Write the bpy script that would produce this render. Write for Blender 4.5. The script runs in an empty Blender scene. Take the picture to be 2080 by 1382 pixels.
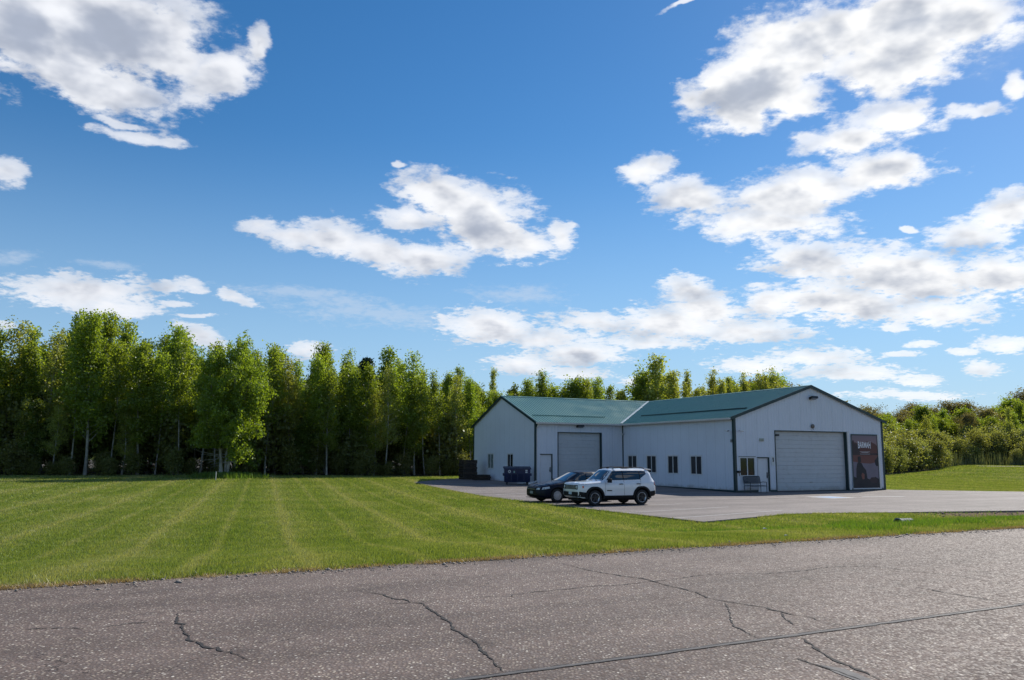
import bpy, bmesh, math, random
import numpy as np
from mathutils import Vector, Matrix
from mathutils.bvhtree import BVHTree
R = math.radians
scene = bpy.context.scene
COL = scene.collection

# ------------------------------------------------------------------ camera
cam_d = bpy.data.cameras.new('camera')
cam = bpy.data.objects.new('camera', cam_d)
COL.objects.link(cam)
scene.camera = cam
CAM_H = 2.2
cam_d.sensor_width = 36.0
cam_d.lens = 1632.0 / 2080.0 * 36.0
cam_d.clip_start = 0.1
cam_d.clip_end = 9000
PITCH = math.atan(234 / 1632.0)
cam.matrix_world = Matrix.Translation((0, 0, CAM_H)) @ Matrix.Rotation(math.pi / 2 + PITCH, 4, 'X') @ Matrix.Rotation(R(0.32), 4, 'Z')

# ------------------------------------------------------------------ sun, sky, exposure
SUN_AZ, SUN_EL = 41.0, 37.0        # azimuth clockwise from +Y, elevation
sun_d = bpy.data.lights.new('sun', 'SUN')
sun_d.energy = 4.8
sun_d.angle = R(0.53)
sun_d.color = (1.0, 0.94, 0.85)
sun = bpy.data.objects.new('sun', sun_d)
COL.objects.link(sun)
sd_ = Vector((math.sin(R(SUN_AZ)) * math.cos(R(SUN_EL)), math.cos(R(SUN_AZ)) * math.cos(R(SUN_EL)), math.sin(R(SUN_EL))))
sun.rotation_euler = (-sd_).to_track_quat('-Z', 'Y').to_euler()
scene.view_settings.view_transform = 'Standard'
scene.view_settings.look = 'None'
scene.view_settings.gamma = 1
scene.view_settings.exposure = 0.30
scene.view_settings.use_curve_mapping = False

SKY_STRENGTH = 0.10
CRACKS=[
 ([(-4.628,7.59),(-4.439,7.647),(-4.238,7.689),(-4.029,7.721),(-3.943,7.686),(-3.876,7.677)],0.012),
 ([(-3.782,7.771),(-3.68,7.844),(-3.592,7.953),(-3.519,7.972),(-3.24,8.008)],0.01),
 ([(-3.36,8.428),(-3.259,8.154),(-3.17,7.953),(-3.085,7.916),(-3.052,7.763),(-2.93,7.531),(-2.843,7.409),(-2.783,7.244),(-2.691,7.2),(-2.58,7.045),(-2.476,6.961),(-2.451,7.004),(-2.375,6.878),(-2.281,6.839),(-2.204,6.759),(-2.055,6.605)],0.018),
 ([(-1.817,9.903),(-1.684,9.734),(-1.591,9.694),(-1.457,9.574),(-1.306,9.314),(-1.192,9.287),(-1.089,9.116),(-0.96,9.046),(-0.816,8.665),(-0.698,8.347),(-0.562,7.995),(-0.534,7.775),(-0.418,7.545),(-0.304,7.235),(-0.241,6.97),(-0.163,6.725),(-0.11,6.497),(-0.041,6.285)],0.017),
 ([(-0.976,9.194),(-0.809,9.299),(-0.65,9.382),(-0.456,9.388),(-0.236,9.491),(0.016,9.515),(0.016,9.622),(0.34,9.867),(0.709,10.056),(1.029,10.292),(1.379,10.378),(1.667,10.583),(1.861,10.702),(2.167,10.909),(2.609,11.265),(3.017,11.407),(3.51,11.426),(3.62,11.469),(3.923,11.638),(4.205,11.784),(4.66,12.154),(5.016,12.242),(5.358,12.286),(5.522,12.117),(5.648,11.882),(5.82,11.646),(6.007,11.457),(6.173,11.25),(6.243,10.894),(6.308,10.561),(6.401,10.352)],0.01),
 ([(-1.346,9.034),(-1.189,9.061),(-1.086,9.094)],0.008),
 ([(0.699,12.518),(0.912,12.075),(1.126,11.623),(1.325,11.368),(1.516,11.125),(1.74,10.929),(1.865,10.624),(1.968,10.346),(2.103,10.103),(2.185,9.88),(2.243,9.513),(2.359,9.3),(2.545,9.099),(2.752,8.907),(2.733,8.845),(2.814,8.698),(2.888,8.541),(3.004,8.439),(3.052,8.238),(3.114,8.091),(3.177,8.017)],0.014),
 ([(2.367,9.216),(2.28,8.667),(2.173,8.247),(2.132,7.928),(2.167,7.692),(2.188,7.47)],0.01),
 ([(2.797,8.646),(2.738,8.262),(2.728,8.005)],0.01),
 ([(5.022,10.378),(5.14,10.146),(5.233,9.857),(5.351,9.639),(5.438,9.465),(5.532,9.314)],0.012),
 ([(4.926,10.755),(5.022,10.378)],0.006),
 ([(2.593,7.48),(2.587,7.169),(2.573,6.861),(2.583,6.664),(2.622,6.499),(2.659,6.342),(2.685,6.193),(2.699,6.114)],0.018),
 ([(2.287,6.744),(2.359,6.555),(2.419,6.435),(2.473,6.338),(2.509,6.226),(2.539,6.111)],0.014),
 ([(5.092,12.625),(5.162,12.397),(5.385,12.257)],0.006),
 ([(6.508,13.209),(6.872,13.157)],0.006),
]
BLOBS=[(-0.5723,0.4381,0.0503,0.0554,-0.2909),(-0.4896,0.4576,0.1025,0.0504,0.0983),(-0.5265,0.4145,0.0835,0.0363,-0.2679),(-0.4743,0.3972,0.057,0.0185,-0.1263),(-0.3732,0.4302,0.0499,0.0234,0.5008),(-0.4299,0.4442,0.0485,0.0265,-0.115),(-0.3264,0.4688,0.0115,0.0206,-0.1328),(-0.45,0.3525,0.0535,0.008,0.0513),(-0.4743,0.3643,0.0259,0.0047,0.0695),(-0.583,0.2915,0.0164,0.0121,0.1834),(-0.3182,0.2707,0.0219,0.0098,0.0874),(-0.2713,0.2601,0.0474,0.0152,-0.0308),(-0.2238,0.2604,0.0484,0.0225,-0.0424),(-0.1626,0.2458,0.0676,0.0205,-0.2585),(-0.1132,0.2417,0.053,0.0205,0.1227),(-0.0897,0.3172,0.0567,0.0287,-0.1651),(-0.0388,0.2946,0.0816,0.0363,-0.3287),(-0.1329,0.2889,0.0468,0.0119,-0.0603),(0.0119,0.265,0.0472,0.0181,-0.0994),(0.0685,0.272,0.0188,0.0133,-0.3022),(-0.1483,0.3511,0.01,0.0041,0.0518),(0.1726,0.3474,0.0304,0.0153,0.2275),(0.2272,0.5263,0.0239,0.0044,0.2382),(0.3004,0.4405,0.0737,0.0446,0.147),(0.349,0.4713,0.0724,0.0374,0.024),(0.4064,0.4778,0.0441,0.0305,-0.1782),(0.492,0.469,0.1092,0.0375,-0.1361),(0.458,0.433,0.0671,0.0281,-0.1934),(0.3461,0.4135,0.0483,0.0205,-0.1357),(0.2869,0.4011,0.0266,0.0166,-0.1053),(0.2364,0.4279,0.0183,0.0166,-0.5334),(0.5882,0.3887,0.0114,0.0145,-0.226),(0.4698,0.3739,0.0428,0.019,-0.0723),(0.416,0.3609,0.0571,0.0219,0.102),(0.4403,0.3197,0.0633,0.0229,0.0111),(0.3467,0.3057,0.0815,0.0273,0.0709),(0.2298,0.3093,0.0509,0.0209,-0.2135),(0.317,0.2759,0.0889,0.0195,-0.0918),(0.5443,0.3681,0.035,0.0081,-0.0962),(0.5641,0.2569,0.0397,0.0186,0.1882),(0.5254,0.2386,0.0396,0.0148,-0.1308),(0.3654,0.2273,0.0644,0.0216,-0.1367),(0.4644,0.2048,0.1094,0.0274,-0.1583),(0.5548,0.1929,0.0529,0.024,-0.1147),(0.3902,0.1788,0.0974,0.0227,-0.159),(0.4962,0.16,0.0562,0.0151,-0.0831),(0.3133,0.1846,0.0308,0.0204,-0.0554),(0.4673,0.2527,0.0061,0.0043,-0.1163),(0.2209,0.2018,0.0308,0.0167,-0.3409),(0.2439,0.1771,0.0465,0.0226,-0.3445),(0.1961,0.1624,0.0677,0.0204,-0.0315),(0.2893,0.1493,0.0643,0.0141,-0.0942),(-0.0249,0.1582,0.0589,0.0208,-0.0446),(0.0433,0.1462,0.0524,0.0135,-0.0045),(0.0989,0.1642,0.0489,0.0122,-0.1135),(0.1656,0.139,0.0596,0.0085,-0.0214),(0.0125,0.1137,0.0419,0.0147,0.0018),(0.0863,0.1259,0.0561,0.0159,-0.0087),(0.2935,0.1081,0.0473,0.0106,-0.0291),(0.3603,0.1158,0.053,0.0098,-0.0403),(0.4071,0.0959,0.0607,0.0096,-0.0379),(0.4672,0.0854,0.029,0.0066,-0.0379),(0.4484,0.147,0.0175,0.0061,-0.0647),(0.4746,0.1272,0.0194,0.0049,-0.0596),(0.4541,0.1157,0.0222,0.0039,-0.051),(0.5148,0.1156,0.014,0.0043,-0.0592),(0.5543,0.1211,0.0256,0.0094,-0.0691),(0.5321,0.0961,0.0204,0.0085,-0.0507),(0.4564,0.0693,0.0576,0.0055,-0.0297),(0.0862,0.1003,0.0365,0.0085,-0.0048),(0.1588,0.0937,0.0239,0.006,-0.0104),(-0.4978,0.1774,0.0753,0.0173,0.038),(-0.4672,0.1628,0.0509,0.0132,-0.0276),(-0.3862,0.1932,0.0205,0.008,-0.1311),(-0.4152,0.1896,0.0159,0.0067,0.0859),(-0.3351,0.1827,0.0224,0.0075,-0.2982),(-0.4008,0.171,0.0187,0.004,0.0753),(-0.3719,0.1342,0.0328,0.0125,-0.2621),(-0.2509,0.1242,0.0233,0.0107,0.0358),(-0.3787,0.159,0.0272,0.0029,0.0659),(-0.5665,0.1336,0.0112,0.0047,0.0895)]
THIN=[(-0.2682,0.1898,0.101,0.0083,-0.0341),(-0.1725,0.1702,0.104,0.0157,-0.0539),(-0.2089,0.1808,0.0663,0.0108,-0.0632),(-0.4804,0.208,0.0302,0.0054,0.0532),(-0.5704,0.2086,0.0228,0.0072,0.1333),(-0.4376,0.4733,0.0675,0.0302,0.1784),(0.0059,0.1981,0.0623,0.0122,-0.0017),(0.5109,0.4477,0.0966,0.0296,-0.2295)]
SKYL=[(-0.8328,0.1707),(-0.6456,0.1623),(-0.6143,0.1593),(-0.5722,0.1747),(-0.5432,0.1629),(-0.5163,0.1763),(-0.49,0.1569),(-0.469,0.1665),(-0.446,0.1477),(-0.4314,0.1616),(-0.3965,0.148),(-0.3775,0.1419),(-0.3555,0.1358),(-0.3405,0.1433),(-0.3218,0.1422),(-0.3028,0.1329),(-0.2775,0.1206),(-0.2408,0.1289),(-0.2299,0.1327),(-0.2157,0.1179),(-0.2004,0.1211),(-0.1725,0.115),(-0.1481,0.1269),(-0.1264,0.1215),(-0.1107,0.111),(-0.0859,0.1031),(-0.0583,0.1063),(-0.0397,0.091),(-0.0181,0.085),(0.0126,0.0975),(0.0341,0.1032),(0.0556,0.0915),(0.0772,0.1059),(0.0986,0.0961),(0.1264,0.1012),(0.1447,0.092),(0.1601,0.094),(0.177,0.1108),(0.2051,0.0986),(0.2234,0.0925),(0.2525,0.0988),(0.283,0.0941),(0.3017,0.0991),(0.3252,0.1023),(0.3564,0.0858),(0.4047,0.0689),(0.4592,0.0588),(0.484,0.0639),(0.5149,0.0677),(0.5452,0.0636),(0.5734,0.0717),(0.6005,0.0657),(0.6228,0.0763),(0.6384,0.0794),(0.8355,0.0867)]


class NT:
    """tiny helper around a node tree"""
    def __init__(s, nt):
        s.nt = nt; s.n = nt.nodes; s.l = nt.links
    def new(s, typ, **kw):
        nd = s.n.new(typ)
        for k, v in kw.items():
            if k == 'inp':
                for kk, vv in v.items():
                    s.set(nd, kk, vv)
            else:
                setattr(nd, k, v)
        return nd
    def set(s, nd, k, v):
        sock = nd.inputs[k]
        if isinstance(v, bpy.types.NodeSocket):
            s.l.new(v, sock)
        else:
            sock.default_value = v
    def math(s, op, a, b=None, c=None, clamp=False):
        nd = s.n.new('ShaderNodeMath'); nd.operation = op; nd.use_clamp = clamp
        s.set(nd, 0, a)
        if b is not None: s.set(nd, 1, b)
        if c is not None: s.set(nd, 2, c)
        return nd.outputs[0]
    def vmath(s, op, a, b=None, scale=None):
        nd = s.n.new('ShaderNodeVectorMath'); nd.operation = op
        s.set(nd, 0, a)
        if b is not None: s.set(nd, 1, b)
        if scale is not None: s.set(nd, 3, scale)
        return nd.outputs[1] if op in ('LENGTH', 'DOT_PRODUCT', 'DISTANCE') else nd.outputs[0]
    def noise(s, vec, scale, detail=4, rough=0.5, dist=0.0, dims='3D'):
        nd = s.n.new('ShaderNodeTexNoise'); nd.noise_dimensions = dims
        if vec is not None: s.set(nd, 'Vector', vec)
        s.set(nd, 'Scale', scale); s.set(nd, 'Detail', detail); s.set(nd, 'Roughness', rough); s.set(nd, 'Distortion', dist)
        return nd
    def ramp(s, fac, stops, interp='LINEAR'):
        nd = s.n.new('ShaderNodeValToRGB'); nd.color_ramp.interpolation = interp
        e = nd.color_ramp.elements
        while len(e) > 1: e.remove(e[-1])
        for i, (p, c) in enumerate(stops):
            if i == 0: el = e[0]; el.position = p
            else: el = e.new(p)
            el.color = c if len(c) == 4 else (*c, 1)
        s.set(nd, 0, fac)
        return nd.outputs[0]
    def mix(s, fac, a, b, mode='MIX'):
        nd = s.n.new('ShaderNodeMix'); nd.data_type = 'RGBA'; nd.blend_type = mode
        s.set(nd, 0, fac); 
        s.set(nd, 6, a if isinstance(a, bpy.types.NodeSocket) else (*a[:3], 1)); s.set(nd, 7, b if isinstance(b, bpy.types.NodeSocket) else (*b[:3], 1))
        return nd.outputs[2]
    def mr(s, v, a, b, c=0.0, d=1.0, smooth=True):
        nd = s.n.new('ShaderNodeMapRange'); nd.interpolation_type = 'SMOOTHSTEP' if smooth else 'LINEAR'
        s.set(nd, 0, v); s.set(nd, 1, a); s.set(nd, 2, b); s.set(nd, 3, c); s.set(nd, 4, d)
        return nd.outputs[0]

world = bpy.data.worlds.new('World')
scene.world = world
world.use_nodes = True
w = NT(world.node_tree)
w.n.clear()
sky = w.new('ShaderNodeTexSky', sky_type='NISHITA', sun_disc=False)
sky.sun_elevation = R(SUN_EL); sky.sun_rotation = R(SUN_AZ)
sky.altitude = 300; sky.air_density = 1.0; sky.dust_density = 0.15; sky.ozone_density = 3.0
tc = w.new('ShaderNodeTexCoord')
D = w.vmath('NORMALIZE', tc.outputs['Generated'])
sep = w.new('ShaderNodeSeparateXYZ'); w.set(sep, 0, D)
az = w.math('ARCTAN2', sep.outputs[0], sep.outputs[1])
el = w.math('ARCSINE', sep.outputs[2])
stretch = w.vmath('MULTIPLY', D, (1, 1, 1.7))
nw = w.noise(stretch, 9.0, 3, 0.55)
nw2 = w.noise(stretch, 34.0, 3, 0.6)
warp = w.vmath('SCALE', w.vmath('SUBTRACT', nw.outputs['Color'], (0.5, 0.5, 0.5)), scale=0.045)
warp2 = w.vmath('SCALE', w.vmath('SUBTRACT', nw2.outputs['Color'], (0.5, 0.5, 0.5)), scale=0.016)
comb = w.new('ShaderNodeCombineXYZ'); w.set(comb, 0, az); w.set(comb, 1, el)
wsc = w.mr(el, 0.02, 0.35, 0.35, 1.0)
P_ = w.vmath('ADD', comb.outputs[0], w.vmath('MULTIPLY', w.vmath('SCALE', w.vmath('ADD', warp, warp2), scale=wsc), (1, 0.75, 0)))
psep = w.new('ShaderNodeSeparateXYZ'); w.set(psep, 0, P_)
def blobfield(L, k, cur=9.0, thickness=False):
    # the running minimum rides along in z, which keeps the node program short-lived on the stack
    tk = 0.0
    for (a, e, ra, re, ro) in L:
        cb = w.new('ShaderNodeCombineXYZ'); w.set(cb, 0, psep.outputs[0]); w.set(cb, 1, psep.outputs[1]); w.set(cb, 2, cur)
        mp = w.new('ShaderNodeMapping', vector_type='TEXTURE')
        w.set(mp, 'Vector', cb.outputs[0])
        mp.inputs['Location'].default_value = (a, e, 0)
        mp.inputs['Rotation'].default_value = (0, 0, ro)
        mp.inputs['Scale'].default_value = (ra, re, 1e5)
        d = w.vmath('LENGTH', mp.outputs[0])
        cur = w.math('SMOOTH_MIN', cur, d, k)
        if thickness:
            sy_ = w.new('ShaderNodeSeparateXYZ'); w.set(sy_, 0, mp.outputs[0]); m_ = min(re, 0.06)
            tk = w.math('MAXIMUM', w.math('MULTIPLY_ADD', w.math('MULTIPLY_ADD', sy_.outputs[1], 0.30, d), -m_, m_), tk)
    return (cur, tk) if thickness else cur
dist, tks = blobfield(BLOBS, 0.36, thickness=True)
dthin = blobfield(THIN, 0.2, w.math('MAXIMUM', dist, 9.0))
persp = w.vmath('SCALE', w.vmath('MULTIPLY', D, (1, 1, 2.3)), scale=w.math('DIVIDE', 1.0, w.math('ADD', w.math('MAXIMUM', sep.outputs[2], 0.0), 0.22)))
fine = w.noise(persp, 15.0, 5, 0.62)
fine2 = w.noise(persp, 44.0, 5, 0.62)
rel_a = w.noise(stretch, 17.0, 3, 0.5)
rel_b = w.noise(w.vmath('ADD', stretch, tuple(sd_ * 0.010 + Vector((0, 0, 0.022)))), 17.0, 3, 0.5)
low = w.noise(stretch, 13.0, 2, 0.5)
vor = w.new('ShaderNodeTexVoronoi', feature='F1', normalize=True); w.set(vor, 'Vector', w.vmath('ADD', persp, w.vmath('SCALE', fine2.outputs['Color'], scale=0.035))); w.set(vor, 'Scale', 13.0); w.set(vor, 'Detail', 1.0); w.set(vor, 'Roughness', 0.5)
billow = w.math('SUBTRACT', 0.42, vor.outputs['Distance'])
# generic cumulus for the rest of the sky
gn = w.noise(w.vmath('MULTIPLY', D, (1, 1, 2.2)), 3.2, 4, 0.55)
gen = w.mr(gn.outputs[0], 0.50, 0.66, 1.6, 0.35, smooth=False)
outside = w.math('MAXIMUM', w.mr(w.math('ABSOLUTE', az), 0.64, 0.76), w.mr(el, 0.53, 0.64))
gen = w.math('ADD', w.math('MULTIPLY', w.math('SUBTRACT', 1.0, outside), 3.0), gen)
dist = w.math('MINIMUM', dist, gen)
fb = w.math('ADD', w.math('MULTIPLY_ADD', w.math('SUBTRACT', fine.outputs[0], 0.5), 1.1, w.math('MULTIPLY', billow, 1.3)), w.math('MULTIPLY', w.math('SUBTRACT', fine2.outputs[0], 0.5), w.mr(el, 0.05, 0.34, 1.9, 0.9)))
thick = w.math('ADD', w.math('SUBTRACT', 1.07, dist), fb)
alpha = w.mr(w.math('ADD', thick, w.math('MULTIPLY', w.math('SUBTRACT', low.outputs[0], 0.5), 0.8)), -0.08, 0.50)
alpha = w.math('MULTIPLY', alpha, w.mr(w.math('MULTIPLY_ADD', fb, 0.25, w.math('MULTIPLY', tks, 30.0)), 0.0, 0.50, 0.70, 1.0))
relief = w.math('MULTIPLY', w.math('SUBTRACT', rel_a.outputs[0], rel_b.outputs[0]), 2.2)
tks = w.math('MAXIMUM', tks, w.math('MULTIPLY', w.math('SUBTRACT', 1.0, gen), 0.04))
thk = w.math('ADD', w.math('MULTIPLY', tks, 30.0), w.math('MULTIPLY', w.math('SUBTRACT', low.outputs[0], 0.5), 0.9))
core = w.mr(w.math('SUBTRACT', w.math('ADD', thk, w.math('MULTIPLY', fb, 0.30)), w.math('MULTIPLY_ADD', billow, 0.5, relief)), 0.0, 1.35)
thin_a = w.math('MULTIPLY', w.mr(w.math('ADD', w.math('SUBTRACT', 1.0, dthin), w.math('MULTIPLY', fb, 1.3)), -0.1, 1.2), 0.42)
haze_a = w.mr(el, -0.05, 0.40, 0.86, 0.0)
hs = w.new('ShaderNodeHueSaturation'); w.set(hs, 'Color', sky.outputs[0]); w.set(hs, 'Saturation', 1.30); w.set(hs, 'Value', 0.90)
CB = 0.84 / SKY_STRENGTH
# how near to the sun: brighter silver clouds there
sdot = w.vmath('DOT_PRODUCT', D, tuple(sd_))
near = w.mr(sdot, 0.55, 0.97)
lit = w.mix(near, (0.84 * CB, 0.86 * CB, 0.91 * CB), (1.02 * CB, 1.02 * CB, 1.02 * CB))
shd = w.mix(near, (0.40 * CB, 0.45 * CB, 0.56 * CB), (0.46 * CB, 0.51 * CB, 0.61 * CB))
ccol = w.mix(core, lit, shd)
rl = w.math('ADD', 1.0, w.math('MULTIPLY', relief, 0.12))
rc = w.new('ShaderNodeCombineColor'); w.set(rc, 0, rl); w.set(rc, 1, rl); w.set(rc, 2, rl)
ccol = w.mix(1.0, ccol, rc.outputs[0], 'MULTIPLY')
skyc = w.mix(haze_a, hs.outputs[0], (0.36 * CB, 0.56 * CB, 0.80 * CB))
skyc = w.mix(thin_a, skyc, (0.62 * CB, 0.70 * CB, 0.82 * CB))
final = w.mix(alpha, skyc, ccol)
bg = w.new('ShaderNodeBackground'); w.set(bg, 'Color', final); w.set(bg, 'Strength', SKY_STRENGTH)
wo = w.new('ShaderNodeOutputWorld'); w.l.new(bg.outputs[0], wo.inputs[0])
world.cycles.sampling_method = 'MANUAL'
world.cycles.sample_map_resolution = 512

scene.cycles.max_bounces = 8
scene.cycles.transparent_max_bounces = 6
scene.cycles.diffuse_bounces = 5
scene.cycles.glossy_bounces = 3
scene.cycles.transmission_bounces = 5
scene.cycles.use_denoising = True
scene.cycles.caustics_reflective = False
scene.cycles.caustics_refractive = False

# ------------------------------------------------------------------ helpers
def tag(o, label=None, cat=None, group=None, kind=None):
    if label: o['label'] = label
    if cat: o['category'] = cat
    if group: o['group'] = group
    if kind: o['kind'] = kind
    return o

def empty(name, loc=(0, 0, 0), rz=0.0, parent=None):
    o = bpy.data.objects.new(name, None)
    o.empty_display_size = 0.2
    COL.objects.link(o)
    o.location = loc; o.rotation_euler = (0, 0, rz)
    if parent: o.parent = parent
    return o

def link(name, me, parent=None, loc=None, rot=None):
    o = bpy.data.objects.new(name, me)
    COL.objects.link(o)
    if parent: o.parent = parent
    if loc is not None: o.location = loc
    if rot is not None: o.rotation_euler = rot
    return o

def mesh_np(name, V, F, mats=None, smooth=False, midx=None):
    """V (n,3), F (m,k) all faces of k corners"""
    V = np.asarray(V, dtype=np.float32); F = np.asarray(F, dtype=np.int32)
    me = bpy.data.meshes.new(name)
    m, k = F.shape
    me.vertices.add(len(V)); me.vertices.foreach_set('co', V.ravel())
    me.loops.add(m * k); me.loops.foreach_set('vertex_index', F.ravel())
    me.polygons.add(m)
    me.polygons.foreach_set('loop_start', np.arange(m, dtype=np.int32) * k)
    if smooth: me.polygons.foreach_set('use_smooth', np.ones(m, dtype=bool))
    for mt in (mats or []): me.materials.append(mt)
    if midx is not None: me.polygons.foreach_set('material_index', np.asarray(midx, dtype=np.int32))
    me.update(calc_edges=True)
    return me

class MB:
    """collects shapes into one mesh"""
    def __init__(s): s.v = []; s.f = []; s.m = []; s.cur = 0; s.sm = []; s.smooth = False
    def mat(s, i): s.cur = i; return s
    def add(s, vs, fs):
        b = len(s.v); s.v += [tuple(v) for v in vs]
        for f in fs:
            s.f.append(tuple(b + i for i in f)); s.m.append(s.cur); s.sm.append(s.smooth)
        return s
    def box(s, x0, x1, y0, y1, z0, z1):
        vs = [(x, y, z) for z in (z0, z1) for y in (y0, y1) for x in (x0, x1)]
        return s.add(vs, [(0, 2, 3, 1), (4, 5, 7, 6), (0, 1, 5, 4), (2, 6, 7, 3), (0, 4, 6, 2), (1, 3, 7, 5)])
    def cbox(s, c, d, M=None):
        vs = [Vector((x * d[0] / 2, y * d[1] / 2, z * d[2] / 2)) for z in (-1, 1) for y in (-1, 1) for x in (-1, 1)]
        if M is not None: vs = [M @ v for v in vs]
        vs = [v + Vector(c) for v in vs]
        return s.add(vs, [(0, 2, 3, 1), (4, 5, 7, 6), (0, 1, 5, 4), (2, 6, 7, 3), (0, 4, 6, 2), (1, 3, 7, 5)])
    def tube(s, pts, rad, n=8, cap=True):
        pts = [Vector(p) for p in pts]
        if not hasattr(rad, '__len__'): rad = [rad] * len(pts)
        vs = []; fs = []
        prev = None
        for i, p in enumerate(pts):
            d = (pts[min(i + 1, len(pts) - 1)] - pts[max(i - 1, 0)]).normalized()
            u = d.orthogonal().normalized() if prev is None else (prev - d * prev.dot(d)).normalized()
            prev = u; v = d.cross(u)
            for k in range(n):
                a = 2 * math.pi * k / n
                vs.append(p + (u * math.cos(a) + v * math.sin(a)) * rad[i])
        for i in range(len(pts) - 1):
            for k in range(n):
                k2 = (k + 1) % n
                fs.append((i * n + k, i * n + k2, (i + 1) * n + k2, (i + 1) * n + k))
        if cap:
            fs.append(tuple(range(n))[::-1]); fs.append(tuple((len(pts) - 1) * n + k for k in range(n)))
        return s.add(vs, fs)
    def lathe(s, prof, n=24, axis='Z', M=None, close=False):
        """prof: list of (r, h)"""
        vs = []; fs = []
        for r, h in prof:
            for k in range(n):
                a = 2 * math.pi * k / n
                x, y = r * math.cos(a), r * math.sin(a)
                v = Vector((x, y, h)) if axis == 'Z' else (Vector((x, h, y)) if axis == 'Y' else Vector((h, x, y)))
                vs.append(M @ v if M is not None else v)
        for i in range(len(prof) - 1):
            for k in range(n):
                k2 = (k + 1) % n
                fs.append((i * n + k, i * n + k2, (i + 1) * n + k2, (i + 1) * n + k))
        return s.add(vs, fs)
    def prism(s, poly, z0, z1, plane='XY'):
        n = len(poly)
        def P3(p, z):
            return (p[0], p[1], z) if plane == 'XY' else ((p[0], z, p[1]) if plane == 'XZ' else (z, p[0], p[1]))
        vs = [P3(p, z0) for p in poly] + [P3(p, z1) for p in poly]
        fs = [tuple(range(n))[::-1], tuple(range(n, 2 * n))] + [(i, (i + 1) % n, n + (i + 1) % n, n + i) for i in range(n)]
        return s.add(vs, fs)
    def mesh(s, name, mats, recalc=True):
        me = bpy.data.meshes.new(name)
        me.from_pydata(s.v, [], s.f)
        for m in (mats if isinstance(mats, (list, tuple)) else [mats]): me.materials.append(m)
        me.polygons.foreach_set('material_index', s.m)
        me.polygons.foreach_set('use_smooth', s.sm)
        if recalc:
            bm = bmesh.new(); bm.from_mesh(me)
            bmesh.ops.recalc_face_normals(bm, faces=bm.faces)
            bm.to_mesh(me); bm.free()
        me.update()
        return me
    def build(s, name, mats, parent=None, loc=None, rot=None, recalc=True, bevel=0):
        me = s.mesh(name, mats, recalc)
        if bevel:
            bm = bmesh.new(); bm.from_mesh(me)
            bmesh.ops.bevel(bm, geom=bm.edges[:], offset=bevel, segments=2, affect='EDGES', profile=0.5)
            bm.to_mesh(me); bm.free()
        return link(name, me, parent, loc, rot)

# ------------------------------------------------------------------ materials
MATS = {}
def splash(m, col=(0.20, 0.16, 0.11), top=0.75, amt=0.6):
    """rain-splashed soil on the foot of a wall"""
    t = NT(m.node_tree); b = t.n['Principled BSDF']; geo = t.new('ShaderNodeNewGeometry'); sp = t.new('ShaderNodeSeparateXYZ'); t.set(sp, 0, geo.outputs['Position'])
    n = t.noise(geo.outputs['Position'], 1.7, 6, 0.7); k = t.math('SUBTRACT', t.math('MULTIPLY', n.outputs[0], 1.1), t.math('DIVIDE', sp.outputs[2], top))
    src = b.inputs['Base Color'].links[0].from_socket
    t.set(b, 'Base Color', t.mix(t.math('MULTIPLY', t.mr(k, 0.05, 0.55), amt), src, col))

def pmat(name, color, rough=0.5, metal=0.0, var=0.0, vscale=3.0, bump=0.0, bscale=40.0, coat=0.0, spec=0.5, dirt=0.0):
    """principled with procedural tone variation, optional grime and bump"""
    m = bpy.data.materials.new(name); m.use_nodes = True
    t = NT(m.node_tree); b = t.n['Principled BSDF']
    b.inputs['Roughness'].default_value = rough; b.inputs['Metallic'].default_value = metal
    b.inputs['Coat Weight'].default_value = coat
    b.inputs['Specular IOR Level'].default_value = spec
    geo = t.new('ShaderNodeNewGeometry')
    c = (*color[:3], 1)
    if var or dirt:
        n = t.noise(geo.outputs['Position'], vscale, 5, 0.6)
        lo = tuple(x * (1 - var) for x in color[:3]); hi = tuple(min(1, x * (1 + var)) for x in color[:3])
        c = t.ramp(n.outputs[0], [(0.3, lo), (0.7, hi)])
        if dirt:
            n2 = t.noise(geo.outputs['Position'], vscale * 3.1, 6, 0.65)
            c = t.mix(t.math('MULTIPLY', t.mr(n2.outputs[0], 0.5, 0.75), dirt), c, (0.16, 0.14, 0.11))
        r2 = t.mr(n.outputs[0], 0.3, 0.7, max(0, rough - 0.08), min(1, rough + 0.08)); t.set(b, 'Roughness', r2)
    t.set(b, 'Base Color', c)
    if bump:
        nb = t.noise(geo.outputs['Position'], bscale, 4, 0.6)
        bp = t.new('ShaderNodeBump'); t.set(bp, 'Strength', bump); t.set(bp, 'Height', nb.outputs[0]); bp.inputs['Distance'].default_value = 0.01
        t.l.new(bp.outputs[0], b.inputs['Normal'])
    MATS[name] = m
    return m

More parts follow.
